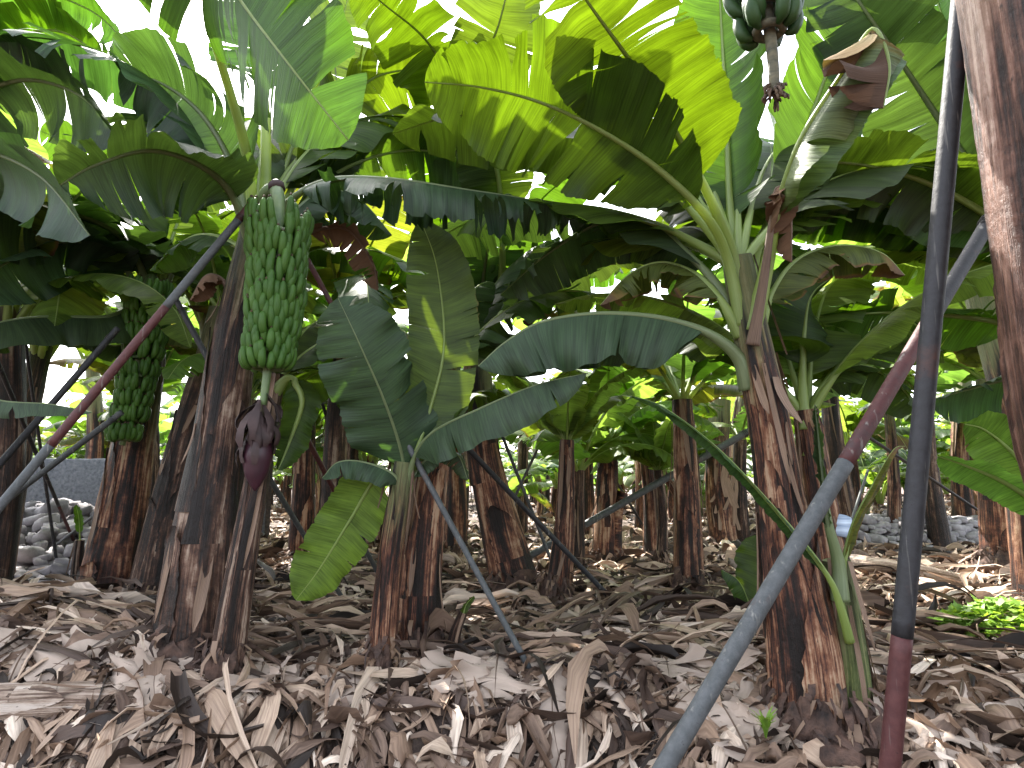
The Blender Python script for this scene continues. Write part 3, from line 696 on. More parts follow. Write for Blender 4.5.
# ---- P1 front left plant with the large bunch
p1 = Plant(192, 668, 'dark trunked banana plant at front left carrying the large bunch with purple bud', seed=11)
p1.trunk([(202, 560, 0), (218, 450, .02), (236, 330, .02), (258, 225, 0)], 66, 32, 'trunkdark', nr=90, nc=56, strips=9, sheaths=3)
p1.leaf([(262, 260, .02), (265, 190, -.02), (266, 116, 0), (262, 60, .15), (250, -10, .3), (235, -60, .4)], .30, .45, t0=.42, mat='green', tears=8, deep=.4, petiole=.036)
p1.leaf([(256, 250, 0), (246, 150, -.2), (210, 20, -.7), (205, -60, -1.05), (236, -6, -1.32), (290, 66, -1.42), (348, 140, -1.4)], .33, .55, t0=.42, mat='green', tears=16, deep=.5, fold=8, curl=10, petiole=.03)
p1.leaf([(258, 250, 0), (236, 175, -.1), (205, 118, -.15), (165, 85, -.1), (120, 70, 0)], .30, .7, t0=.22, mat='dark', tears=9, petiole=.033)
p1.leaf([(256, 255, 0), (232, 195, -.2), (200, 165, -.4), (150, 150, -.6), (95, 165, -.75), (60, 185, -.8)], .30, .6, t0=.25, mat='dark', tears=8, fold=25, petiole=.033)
p1.leaf([(266, 250, 0), (285, 205, -.05), (325, 180, -.15), (385, 178, -.25), (470, 190, -.3), (540, 202, -.3), (588, 222, -.25)], .25, .15, t0=.2, mat='dark', tears=26, deep=.9, fold=42, curl=50, mess=1.7, petiole=.028)
p1.leaf([(268, 252, 0), (290, 215, .1), (325, 190, .2), (360, 200, .3), (392, 235, .35)], .22, .15, t0=.2, mat='dark', tears=10, fold=40, petiole=.028)
p1.leaf([(268, 252, .02), (300, 205, .3), (350, 165, .55), (420, 150, .8), (500, 170, .9)], .30, .5, t0=.2, mat='green', tears=16, deep=.6, petiole=.028)
p1.leaf([(264, 250, .02), (300, 170, .3), (340, 110, .5), (380, 75, .6), (440, 72, .6), (500, 95, .6)], .30, .55, t0=.25, mat='bright', tears=14, deep=.6, petiole=.026)
p1.leaf([(264, 252, .03), (290, 150, .4), (330, 60, .7), (350, -10, .8)], .32, .5, t0=.25, mat='green', tears=12, deep=.6, petiole=.028)
p1.leaf([(262, 256, .03), (215, 235, .2), (185, 240, .4), (150, 270, .5)], .16, .1, t0=.2, mat='green', tears=6, fold=40)
p1.leaf([(272, 262, 0), (300, 235, 0), (345, 228, .05), (372, 262, .1), (378, 290, .1)], .12, .3, t0=.3, mat='dead', tears=10, deep=.9, fold=30, petiole=.02, label='brown withered leaf hanging beside the bunch')
p1.leaf([(235, 300, 0), (222, 278, 0), (205, 276, -.05), (190, 300, -.05)], .09, .1, t0=.3, mat='dead', tears=5, fold=40, petiole=.02)
for az, el, L_, mt in ((-62, 66, 2.0, 'dark'), (-25, 76, 2.2, 'green'), (8, 68, 2.1, 'green'), (42, 74, 2.0, 'bright'), (-95, 70, 2.0, 'dark'), (-45, 55, 2.1, 'dark')): p1.auto(az, el, L_, .33, mat=mt, tears=14, petiole=.03)
# peduncle and bunch
ax = [P(262, 215, p1.d-.02), P(266, 195, p1.d-.10), P(276, 190, p1.d-.20), P(278, 215, p1.d-.27), P(275, 300, p1.d-.30), P(268, 365, p1.d-.30), P(263, 405, p1.d-.30)]
b1 = bunch(p1.o, ax, 10, .26, .21, 15, .185, .0195, st=(.40, .88), rng=p1.rng, srad=.036)
mb = MB(); tube(mb, [P(275, 181, p1.d-.2), P(276, 184, p1.d-.2), P(277, 190, p1.d-.2)], [.02, .042, .044], 'bract', 12); mb.build('stalk_cap', b1, p1.b)
def bud(plant, c, top, ln, r, d):
    mb = MB(); n = 14; t = np.linspace(0, 1, n)
    p = np.array(top)+np.outer(t, [0, 0, -ln])+np.outer(t, [.0, 0, 0])
    tube(mb, p, r*np.interp(t, [0, .15, .45, .75, .93, 1], [.45, .85, 1, .72, .3, .08]), 'bud', 16)
    o = mb.build('flower_bud', plant.o, plant.b)
    for k in range(26):
        a = k*2.4; z = top[2]+.02-.0045*k*1.0+.1*(k % 3 == 0)*.3; mb = MB()
        s = np.linspace(0, 1, 6); rr = .02+r*1.25*np.sin(s*2.2)*R.uniform(.6, 1.05); zz = z+.13-s*R.uniform(.12, .2)-.02*k/8
        an = a+np.linspace(-.35, .35, 4)
        V = np.array([[(top[0]+math.cos(x)*q, top[1]+math.sin(x)*q, w) for x in a+(an-a)*(1-.55*u)] for q, w, u in zip(rr, zz, s)])
        V = V+R.normal(0, .003, V.shape)
        mb.add(V, grid_quads(6, 4), None, 0, 'bract'); mb.build('bract', o, plant.b)
bud(p1, None, P(259, 428, p1.d-.30), .30, .072, 0)
mb = MB(); tube(mb, spline([P(263, 400, p1.d-.3), P(261, 415, p1.d-.3), P(259, 432, p1.d-.3)], 8), .016, 'stalkold', 8); mb.build('bud_stalk', p1.o, p1.b)

# second stems of the front left clump
q = Plant(222, 694, 'slender dark young banana stem leaning right under the purple bud', seed=12, group='banana stems of the clumps')
q.trunk([(236, 600, 0), (252, 510, .02), (268, 420, .1), (276, 375, .15)], 30, 17, 'trunkdark', nr=60, nc=30, strips=4)
for az, el, mt in ((20, 70, 'bright'), (60, 55, 'green'), (330, 60, 'bright')): q.auto(az, el, .8, .14, mat=mt, tears=4)
q.leaf([(274, 395, .1), (290, 380, .1), (302, 400, .1), (290, 440, .1), (278, 470, .05)], .10, .5, t0=.2, mat='bright', tears=3)
q = Plant(152, 606, 'dark leaning trunk behind the front left plant with a torn pale top', seed=13)
q.trunk([(165, 540, 0), (182, 460, 0), (206, 375, 0), (222, 310, .05)], 40, 24, 'trunkdark', strips=8)
for az, el in ((330, 60), (30, 50), (80, 65), (250, 60), (180, 70)): q.auto(az, el, 1.4, .22, mat='green', tears=10)
q = Plant(232, 640, 'thin brown trunk half hidden between the front left stems', d=4.2, seed=14)
q.b[2] = gz(q.b[0], q.b[1]); q.o.location = q.b
q.trunk([(240, 560, 0), (243, 470, 0), (248, 400, 0)], 26, 18, 'trunk', strips=4, nr=40, nc=28)
# ---- P2 left plant with smaller bunch
p2 = Plant(104, 606, 'reddish brown banana plant at left carrying the second, farther fruit bunch', seed=21)
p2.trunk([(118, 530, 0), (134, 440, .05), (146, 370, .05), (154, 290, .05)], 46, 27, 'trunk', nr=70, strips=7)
p2.leaf([(153, 320, 0), (148, 285, -.1), (125, 240, -.4), (80, 215, -.8), (10, 205, -1.3), (-70, 225, -1.6)], .44, .45, t0=.2, mat='dark', tears=9, deep=.4, fold=22, petiole=.045)
p2.leaf([(151, 325, 0), (140, 305, -.2), (105, 316, -.6), (50, 316, -.9), (0, 322, -1.2), (-60, 345, -1.3)], .30, -.1, t0=.15, mat='dark', tears=6, deep=.3, fold=35, petiole=.04)
p2.leaf([(153, 320, 0), (142, 270, .1), (128, 215, .1), (100, 175, 0), (73, 148, -.1), (40, 130, -.2)], .38, .6, t0=.25, mat='green', tears=7, petiole=.04)
p2.leaf([(156, 320, 0), (165, 262, .05), (180, 215, .1), (192, 180, .1), (205, 140, .1)], .30, .6, t0=.3, mat='green', tears=6, petiole=.036)
p2.leaf([(156, 320, 0), (172, 270, 0), (200, 245, -.1), (235, 245, -.1), (262, 262, -.1)], .16, -.2, t0=.3, mat='dark', tears=6, fold=50, petiole=.036)
p2.leaf([(152, 320, 0), (120, 260, -.3), (70, 240, -.7), (10, 260, -1.1), (-40, 300, -1.3)], .36, .5, t0=.22, mat='dark', tears=6, fold=30, petiole=.04)
p2.leaf([(152, 322, 0), (120, 345, -.2), (95, 340, -.3), (80, 345, -.35)], .16, -.1, t0=.25, mat='dark', tears=4, fold=35, petiole=.03)
for az, el in ((340, 62), (20, 75), (60, 50), (290, 50), (100, 60), (240, 70)): p2.auto(az, el, 1.9, .3, mat='green', tears=14)
ax = [P(154, 300, p2.d), P(152, 280, p2.d-.15), P(150, 285, p2.d-.28), P(147, 320, p2.d-.36), P(140, 370, p2.d-.38), P(128, 425, p2.d-.38), P(122, 445, p2.d-.38)]
bunch(p2.o, ax, 10, .28, .20, 14, .20, .0235, st=(.32, .97), mat='fruit', rng=p2.rng, srad=.045)
q = Plant(76, 604, 'very thin dark shoot standing by the stone heap', seed=22, group='banana stems of the clumps')
q.trunk([(78, 560, 0), (80, 540, 0)], 13, 8, 'trunkdark', nr=20, nc=16, strips=1, root=False)
q.leaf([(80, 545, 0), (79, 520, 0), (76, 505, 0)], .03, .8, t0=.3, mat='bright', tears=0, nt=20, petiole=.008)
# ---- far-left plant just outside the frame whose leaves hang in
pL = Plant(-70, 640, 'banana plant whose shaded broad leaves enter at the upper left edge', d=3.6, seed=31)
pL.b[2] = gz(pL.b[0], pL.b[1]); pL.o.location = pL.b
pL.trunk([(-75, 500, 0), (-80, 350, 0), (-85, 200, 0)], 60, 34, 'trunkdark')
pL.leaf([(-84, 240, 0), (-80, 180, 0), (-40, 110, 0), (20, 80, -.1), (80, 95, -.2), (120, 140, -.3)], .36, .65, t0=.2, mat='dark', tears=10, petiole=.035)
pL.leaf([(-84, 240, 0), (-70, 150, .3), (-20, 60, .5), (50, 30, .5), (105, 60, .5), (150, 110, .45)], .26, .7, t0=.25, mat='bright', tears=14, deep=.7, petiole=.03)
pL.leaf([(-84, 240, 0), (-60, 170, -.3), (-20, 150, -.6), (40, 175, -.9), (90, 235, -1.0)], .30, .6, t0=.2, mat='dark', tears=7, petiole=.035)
pL.leaf([(-84, 250, 0), (-70, 300, -.1), (-40, 385, -.2), (0, 400, -.2), (50, 404, -.2), (92, 412, -.2)], .10, -.4, t0=.35, mat='dark', tears=3, fold=30, petiole=.02)
pL.leaf([(-84, 240, 0), (-60, 40, .2), (10, -10, .4), (90, 10, .5), (140, 60, .5)], .22, .6, t0=.25, mat='green', tears=14, deep=.8, petiole=.03)
# ---- P3 centre clump
p3 = Plant(416, 664, 'thick brown banana trunk in the centre rising behind the big drooping leaves', seed=41)
p3.trunk([(420, 580, 0), (428, 500, 0), (436, 440, 0), (446, 370, .05)], 40, 25, 'trunk', nr=80, nc=48, strips=8)
for az, el in ((350, 60), (35, 45), (75, 60), (300, 50), (20, 75)): p3.auto(az, el, 1.3, .22, mat='green', tears=10)
p3.leaf([(445, 400, .05), (460, 350, .2), (485, 300, .5), (515, 262, .8), (560, 240, 1.0)], .24, .4, t0=.25, mat='dark', tears=8)
s3 = Plant(380, 687, 'slim young banana stem left of the centre trunk with broad dark leaves', seed=42, group='banana stems of the clumps')
s3.trunk([(385, 610, 0), (392, 545, 0), (399, 500, 0), (404, 462, 0)], 25, 19, 'trunkhalf', nr=60, nc=30, strips=4)
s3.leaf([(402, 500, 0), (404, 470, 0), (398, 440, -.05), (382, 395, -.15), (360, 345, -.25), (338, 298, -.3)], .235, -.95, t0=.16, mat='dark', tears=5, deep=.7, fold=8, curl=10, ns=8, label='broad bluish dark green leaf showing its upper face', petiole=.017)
s3.leaf([(404, 500, 0), (412, 465, 0), (430, 410, .02), (444, 345, .05), (437, 268, .05), (421, 220, .05)], .19, .9, t0=.2, mat='greenold', tears=5, deep=.4, fold=6, curl=12, ns=8, label='upright olive leaf with a lightly scorched edge', petiole=.017)
s3.leaf([(405, 500, 0), (412, 460, -.05), (432, 432, -.15), (480, 408, -.35), (535, 385, -.5), (586, 373, -.55)], .18, -.35, t0=.18, mat='dark', tears=3, deep=.4, fold=42, curl=30, ns=8, label='dark leathery leaf pointing right with a curled tip', petiole=.017)
s3.leaf([(402, 500, 0), (395, 475, -.05), (365, 462, -.1), (338, 462, -.15), (322, 478, -.15)], .10, -.3, t0=.15, mat='dark', tears=3, fold=30, curl=30, petiole=.017)
s3.leaf([(401, 505, 0), (394, 480, .02), (375, 480, .05), (350, 520, .05), (320, 568, .03), (296, 600, 0)], .155, .85, t0=.22, mat='lime', tears=3, deep=.3, fold=5, curl=10, ns=8, label='hanging sunlit yellow-green leaf reaching to the litter', petiole=.017)
s3.leaf([(405, 500, 0), (418, 468, .02), (440, 452, 0), (458, 455, -.05), (468, 480, -.05)], .08, -.3, t0=.2, mat='dark', tears=3, fold=20, curl=30, petiole=.017)
s3.leaf([(403, 500, .02), (385, 440, .1), (350, 385, .2), (320, 372, .3), (290, 395, .35), (268, 440, .35)], .17, .4, t0=.2, mat='green', tears=4, fold=20, petiole=.017)
s3.leaf([(404, 500, .02), (425, 440, .1), (460, 400, .2), (490, 390, .3), (520, 400, .3)], .17, .3, t0=.2, mat='bright', tears=6, fold=20, petiole=.017)
q = Plant(448, 668, 'knee-high brown shoot right of the centre trunk', seed=43, group='banana stems of the clumps')
q.trunk([(455, 635, 0), (463, 612, 0)], 16, 8, 'trunkdark', nr=24, nc=20, strips=2, root=False)
q.leaf([(462, 620, 0), (466, 605, 0), (474, 596, 0)], .02, .5, t0=.2, mat='bright', tears=0, nt=18, petiole=.006)
# ---- P4 leaning trunk
p4 = Plant(518, 594, 'orange brown trunk leaning left in the middle with a blackened foot', seed=51)
p4.trunk([(500, 530, 0), (484, 460, 0), (477, 390, 0), (478, 325, .05)], 40, 24, 'trunk', nr=70, strips=7)
p4.leaf([(478, 345, 0), (478, 280, -.2), (476, 200, -.6), (466, 110, -1.1), (430, 45, -1.6), (385, 5, -1.9), (340, -30, -2.1)], .34, .5, t0=.35, mat='bright', tears=14, deep=.6, petiole=.035)
p4.leaf([(478, 345, 0), (500, 290, -.3), (500, 190, -.9), (480, 90, -1.5), (500, 20, -1.9), (520, -60, -2.1)], .30, .5, t0=.4, mat='green', tears=14, deep=.6, petiole=.035)
p4.leaf([(480, 345, 0), (500, 300, -.1), (530, 262, -.2), (575, 250, -.3), (620, 270, -.3)], .28, .3, t0=.2, mat='dark', tears=9, petiole=.035)
for az, el, mt in ((350, 62, 'green'), (40, 70, 'bright'), (85, 50, 'green'), (140, 68, 'green'), (200, 78, 'bright'), (265, 55, 'green'), (305, 60, 'bright'), (170, 50, 'dark'), (20, 45, 'lime'), (-25, 45, 'bright'), (70, 40, 'lime'), (-60, 42, 'lime')): p4.auto(az, el, 1.8, .28, mat=mt, tears=14)
# ---- P5 right plant
p5 = Plant(812, 738, 'main banana plant at right with peeling brown trunk and great translucent leaves', seed=61)
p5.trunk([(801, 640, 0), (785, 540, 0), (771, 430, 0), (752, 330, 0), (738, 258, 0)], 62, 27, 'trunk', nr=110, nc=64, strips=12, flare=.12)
D = p5.d
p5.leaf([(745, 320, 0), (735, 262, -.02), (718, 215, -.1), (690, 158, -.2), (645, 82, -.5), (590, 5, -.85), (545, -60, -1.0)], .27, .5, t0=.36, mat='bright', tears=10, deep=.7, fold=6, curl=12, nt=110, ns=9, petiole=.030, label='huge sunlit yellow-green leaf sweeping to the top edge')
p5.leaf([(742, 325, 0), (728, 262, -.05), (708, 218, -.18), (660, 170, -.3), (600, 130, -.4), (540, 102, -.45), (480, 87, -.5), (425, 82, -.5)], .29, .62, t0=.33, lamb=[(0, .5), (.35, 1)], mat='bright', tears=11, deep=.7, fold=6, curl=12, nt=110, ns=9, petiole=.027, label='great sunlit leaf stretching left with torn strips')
p5.leaf([(742, 320, .05), (734, 260, .08), (729, 190, .15), (726, 110, .2), (722, 40, .25), (718, -40, .25)], .27, .7, t0=.25, mat='bright', tears=8, deep=.6, nt=80, ns=8, petiole=.03)
p5.leaf([(752, 388, .0), (742, 356, -.02), (715, 334, -.02), (680, 321, 0), (640, 314, 0), (590, 313, 0), (540, 322, 0), (505, 342, 0), (478, 366, 0)], .27, -.12, t0=.24, mat='dark', tears=6, deep=.3, wav=.055, fold=45, curl=35, nt=110, ns=9, petiole=.032, label='long grey-green leaf arching left with its drooping upper face visible')
p5.leaf([(748, 330, -.02), (765, 262, -.1), (778, 205, -.2), (800, 140, -.35), (838, 78, -.48), (872, 28, -.55), (890, 62, -.6), (884, 108, -.6)], .19, .05, t0=.3, lamb=[(0, 1), (.6, 1), (.8, 1.4), (1, 2.2)], mat='drytip', tears=3, deep=.5, fold=62, curl=25, nt=100, ns=8, petiole=.034, label='folded grey-green leaf with a brown withered tip')
p5.leaf([(750, 345, -.08), (762, 280, -.14), (770, 225, -.18), (776, 188, -.2), (790, 200, -.22), (792, 262, -.2)], .10, .2, t0=.45, mat='dead', tears=4, fold=50, petiole=.024, label='brown dead leaf dangling beside the crown')
p5.leaf([(752, 345, .05), (772, 290, .1), (798, 258, .12), (838, 245, .12), (880, 252, .1), (905, 275, .1)], .16, .1, t0=.22, mat='old', tears=8, deep=.6, fold=45, curl=30, petiole=.026, label='yellowing leaf with brown ragged edge')
p5.leaf([(744, 330, .03), (722, 288, .05), (692, 255, .12), (650, 222, .3), (600, 222, .5), (545, 255, .6), (500, 295, .65)], .25, .2, t0=.2, mat='dark', tears=10, deep=.6, fold=30, petiole=.03)
p5.leaf([(744, 335, .0), (722, 298, 0), (695, 272, .1), (660, 262, .15), (628, 275, .2), (600, 305, .2)], .15, .1, t0=.2, mat='old', tears=12, deep=.7, fold=40, petiole=.026)
p5.leaf([(746, 315, .05), (756, 250, .2), (790, 170, .4), (820, 90, .5), (845, 20, .5), (850, -50, .5)], .30, .6, t0=.25, mat='green', tears=9, deep=.5, nt=80, petiole=.03)
p5.leaf([(746, 315, .05), (770, 240, .3), (820, 190, .5), (880, 200, .7), (930, 250, .8)], .28, .4, t0=.22, mat='green', tears=9, petiole=.03)
for az, el, mt in ((10, 60, 'green'), (45, 68, 'bright'), (330, 70, 'green'), (70, 50, 'green'), (-50, 72, 'green'), (-12, 76, 'bright'), (25, 74, 'green'), (-80, 60, 'green'), (-58, 40, 'lime'), (-30, 36, 'lime'), (0, 42, 'bright'), (26, 36, 'lime'), (52, 44, 'lime')): p5.auto(az, el, 2.0, .32, bend=62 if el < 50 else 80, mat=mt, tears=12)
s5 = Plant(852, 752, 'green young banana stem tight against the main right trunk', seed=62, group='banana stems of the clumps')
s5.trunk([(852, 680, .03), (845, 620, .05), (836, 560, .05)], 34, 24, 'trunkgreen', nr=60, nc=32, strips=5)
s5.leaf([(840, 600, 0), (838, 560, 0), (828, 520, -.02), (822, 470, -.02), (815, 405, 0)], .055, .5, t0=.35, mat='dark', tears=0, fold=60, petiole=.03)
s5.leaf([(850, 640, -.02), (842, 610, -.05), (828, 575, -.08), (785, 520, -.12), (722, 452, -.18), (665, 408, -.2), (630, 395, -.2)], .034, .3, t0=.22, mat='green', tears=0, fold=40, petiole=.016, label='long narrow half-rolled leaf stalk slanting up left')
s5.leaf([(848, 640, 0), (840, 590, 0), (850, 530, 0), (872, 485, 0), (893, 450, 0), (905, 446, 0)], .03, .3, t0=.35, mat='old', tears=0, fold=40, petiole=.018, label='bent yellowish leaf stalk with a broken tip')
c5 = Plant(842, 640, 'slim brown trunk right behind the main right plant with its own small crown', d=3.3, seed=63)
c5.b[2] = gz(c5.b[0], c5.b[1]); c5.o.location = c5.b
c5.trunk([(832, 560, 0), (818, 480, 0), (806, 410, 0)], 34, 22, 'trunk', nr=60, nc=36, strips=6)
c5.leaf([(806, 430, 0), (803, 380, 0), (805, 330, 0), (812, 295, .05), (835, 275, .1)], .26, .5, t0=.35, mat='green', tears=5)
c5.leaf([(807, 430, 0), (815, 395, 0), (838, 370, 0), (868, 366, 0), (900, 385, 0), (925, 420, 0)], .18, .2, t0=.25, mat='green', tears=10, deep=.6, fold=30)
for az, el in ((20, 60), (60, 50), (120, 60), (330, 55), (275, 60), (350, 78), (45, 76)): c5.auto(az, el, 1.6, .24, mat='lime' if el > 56 else 'green', tears=10)
mb = MB(); tube(mb, spline([P(839, 536, 3.26), P(840, 526, 3.26), P(841, 517, 3.27)], 6), [.052, .056, .056, .055, .054, .05], 'plasticblue', 20)
tag(mb.build('plastic_wrap'), 'pale blue striped plastic wrapped round the slim trunk behind the right plant', 'plastic wrap')
# low young sucker left of the right trunk
q = Plant(752, 622, 'low pale green sucker leaf just left of the main right trunk', seed=64, group='banana stems of the clumps')
q.trunk([(753, 612, 0), (755, 604, 0)], 10, 7, 'trunkgreen', nr=14, nc=14, strips=0, root=False)
q.leaf([(753, 622, 0), (756, 600, 0), (760, 570, .02), (758, 535, .05)], .16, .7, t0=.1, mat='green', tears=3, deep=.3, fold=5, nt=40, petiole=.012)
q.leaf([(753, 622, 0), (748, 600, -.05), (738, 580, -.1), (722, 570, -.12)], .09, -.4, t0=.1, mat='green', tears=2, fold=25, nt=40, petiole=.012)
# ---- P6 near right trunk
p6 = Plant(1190, 860, 'large pinkish brown peeling trunk at the right edge of the foreground', d=1.35, seed=71)
p6.b[2] = gz(p6.b[0], p6.b[1]); p6.o.location = p6.b
p6.trunk([(1122, 560, 0), (1086, 420, 0), (1060, 250, 0), (1030, 60, 0), (1010, -60, 0), (1000, -160, 0)], 120, 108, 'trunkpink', nr=120, nc=80, strips=0, plates=5, sheaths=3, root=False)
for az, el in ((150, 60), (100, 50), (200, 55)): p6.auto(az, el, 2.0, .32, mat='green', tears=10)
axb = [P(1000, -150, 1.5), P(900, -220, 1.6), P(800, -160, 1.7), P(764, -60, 1.75), P(766, 0, 1.75), P(772, 50, 1.75), P(775, 92, 1.75)]
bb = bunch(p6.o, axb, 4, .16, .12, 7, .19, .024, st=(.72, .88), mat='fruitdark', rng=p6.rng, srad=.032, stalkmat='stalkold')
mb = MB()
for k in range(42):
    a = R.uniform(0, 6.28); c = P(774+R.normal(0, 2), 88+R.uniform(-6, 8), 1.75); e = c+np.array([math.cos(a)*.03, math.sin(a)*.03, -.045*R.uniform(.3, 1)])
    tube(mb, spline([c, (c+e)/2+np.array([math.cos(a), math.sin(a), 0])*.012, e], 5), [.003, .0035, .004, .005, .003], 'tip' if k % 3 else 'ribbrown', 5)
mb.build('flower_remnant', bb, p6.b)
# ---- plant off to the right that sends leaves into the upper right
p7 = Plant(1120, 640, 'banana plant right of the frame whose stalks reach in at the upper right', d=3.1, seed=72)
p7.b[2] = gz(p7.b[0], p7.b[1]); p7.o.location = p7.b
p7.trunk([(1118, 500, 0), (1110, 400, 0), (1090, 290, 0)], 60, 36, 'trunk')
p7.leaf([(1090, 320, 0), (1060, 262, 0), (1000, 222, -.05), (945, 190, -.1), (890, 170, -.15), (838, 162, -.2), (795, 165, -.2)], .27, .45, t0=.3, mat='green', tears=7, deep=.5, nt=90, ns=8, petiole=.04)
p7.leaf([(1090, 320, 0), (1050, 250, .05), (985, 185, .1), (940, 120, .1), (900, 60, 0), (858, 0, -.1), (820, -60, -.1)], .34, .55, t0=.28, mat='dark', tears=9, deep=.4, nt=90, ns=8, petiole=.04)
p7.leaf([(1090, 320, .05), (1040, 330, .3), (980, 318, .4), (900, 312, .4), (820, 316, .4)], .22, .45, t0=.25, mat='bright', tears=8, deep=.5, petiole=.03)
p7.leaf([(1090, 320, .05), (1040, 250, .6), (980, 225, .9), (900, 225, 1.1), (840, 250, 1.1)], .34, .5, t0=.25, mat='green', tears=12, deep=.5, petiole=.03)
p7.leaf([(1090, 320, .05), (1070, 220, .3), (1010, 130, .4), (960, 60, .4), (930, -20, .4)], .3, .5, t0=.25, mat='green', tears=12, deep=.5, petiole=.03)
p7.leaf([(1092, 330, .05), (1060, 370, .3), (1000, 380, .5), (930, 400, .6)], .24, .3, t0=.25, mat='dark', tears=9, deep=.5, petiole=.03)
for az, el, mt in ((-75, 45, 'bright'), (-50, 38, 'lime'), (-28, 45, 'lime'), (-60, 58, 'lime')): p7.auto(az, el, 2.1, .32, bend=65, mat=mt, tears=12)
q = Plant(1085, 600, 'young plant whose two plain bright leaves lean in below the right trunk', d=3.2, seed=73, group='banana stems of the clumps')
q.b[2] = gz(q.b[0], q.b[1]); q.o.location = q.b
q.trunk([(1082, 560, 0), (1078, 530, 0)], 24, 16, 'trunkgreen', nr=24, nc=20, strips=1)
q.leaf([(1079, 545, 0), (1055, 505, 0), (1015, 455, 0), (985, 430, 0), (965, 424, 0)], .15, .7, t0=.3, mat='lime', tears=1, deep=.1, fold=4, curl=8)
q.leaf([(1079, 545, 0), (1050, 512, -.05), (1005, 482, -.1), (965, 465, -.12), (938, 456, -.15)], .11, .5, t0=.25, mat='lime', tears=1, deep=.1, fold=14, curl=10)
# ---- middle-distance plants, each with the trunk seen in the photograph
MIDS = [
 # base px,py, top px,py, w0,w1, mat, label, leaves(kind)
 (688, 600, 682, 400, 26, 20, 'trunk', 'slim upright brown trunk in the middle between the centre and right plants', 'full'),
 (556, 606, 567, 440, 24, 14, 'trunk', 'young plant in the middle with a fan of bright leaves at chest height', 'young'),
 (576, 585, 578, 470, 16, 12, 'trunkdark', 'thin trunk tucked behind the young fan-leaved plant', 'full'),
 (606, 572, 608, 440, 24, 18, 'trunk', 'upright trunk with a rust coloured broken stub on its right side', 'full'),
 (661, 575, 658, 470, 11, 8, 'trunkdark', 'very slim stem left of the slim upright brown trunk', 'young'),
 (724, 553, 720, 400, 24, 19, 'trunk', 'shaggy trunk left of the main right plant', 'full'),
 (742, 548, 740, 440, 15, 12, 'trunkdark', 'narrow trunk touching the shaggy one left of the main right plant', 'full'),
 (941, 552, 925, 400, 17, 13, 'trunkdark', 'dark short trunk before the right stone wall', 'full'),
 (1004, 572, 992, 380, 34, 26, 'trunk', 'stout brown trunk at the right edge beyond the stone wall', 'full'),
 (300, 572, 306, 380, 22, 18, 'trunk', 'brown trunk glimpsed left of the hanging yellow-green leaf', 'full'),
 (243, 585, 246, 400, 22, 18, 'trunkdark', 'shadowy trunk just right of the front left clump', 'full'),
 (150, 560, 152, 400, 14, 11, 'trunkdark', 'narrow trunk behind the second fruit bunch', 'full'),
 (455, 560, 452, 400, 22, 17, 'trunk', 'brown trunk behind the centre trunk at its right', 'full'),
 (520, 540, 524, 430, 12, 10, 'trunkdark', 'small dark trunk between the leaning trunk and the fan plant', 'full'),
 (640, 535, 636, 420, 10, 8, 'trunk', 'far thin trunk behind the very slim stem', 'full'),
 (590, 540, 588, 430, 11, 9, 'trunk', 'far brown trunk behind the stub-bearing trunk', 'full'),
 (893, 545, 888, 400, 11, 9, 'trunk', 'slender trunk between the two right-hand poles', 'full'),
 (350, 548, 356, 400, 13, 11, 'trunkdark', 'dark trunk behind the broad bluish leaf', 'full'),
 (412, 545, 410, 420, 12, 10, 'trunk', 'trunk seen in the gap left of the centre trunk', 'full'),
]
for k, (bx, by, tx, ty, w0, w1, mt, lab, kind) in enumerate(MIDS):
    q = Plant(bx, by, lab, seed=100+k)
    q.trunk([((bx+tx)/2+R.normal(0, 2), (by+ty)/2, 0), (tx, ty, 0)], w0, w1, mt, nr=50, nc=28, strips=5 if q.d < 7 else 2, root=q.d < 8)
    rg = q.rng; n = 8 if kind == 'full' else 9
    for i in range(n):
        az = i*137.5+rg.uniform(-20, 20); 
        if kind == 'full':
            L = rg.uniform(1.1, 1.7); W = rg.uniform(.18, .27); el = rg.uniform(40, 78); be = rg.uniform(60, 110)
        else: L = rg.uniform(.7, 1.1); W = rg.uniform(.10, .16); el = rg.uniform(50, 80); be = rg.uniform(40, 90)
        q.auto(az, el, L, W, be, mat=rg.choice(['lime', 'lime', 'lime', 'green', 'lime'] if i < n-1 else ['old']), tears=12 if kind == 'full' else 4, nt=34, ns=4, petiole=.024 if kind == 'full' else .014)
    if k == 3:
        s = q.b+np.array([.10, -.05, .05]); mb = MB(); pth = spline([s, s+np.array([.0, 0, .3]), s+np.array([.03, 0, .6]), s+np.array([.09, 0, .78])], 12)
        tube(mb, pth, np.linspace(.075, .06, 12), 'trunk', 16); mb.build('broken_stub', q.o, q.b)
    if k == 5:
        for j in range(14):
            a = R.uniform(3.3, 6.1); c = q.top*.25+q.b*.75+np.array([math.cos(a)*.16, math.sin(a)*.16, R.uniform(.2, .7)])
            mb = MB(); e = spline([c, c+np.array([R.normal(0, .03), -.02, -.2]), c+np.array([R.normal(0, .06), -.04, -.42])], 6)
            m_ = ribbons(e[None], np.full((1, 6), .025), np.tile([1., 0, 0], (1, 6, 1)), np.array([.5]), 'litter', 'x'); m_.build('dry_sheath', q.o, q.b)
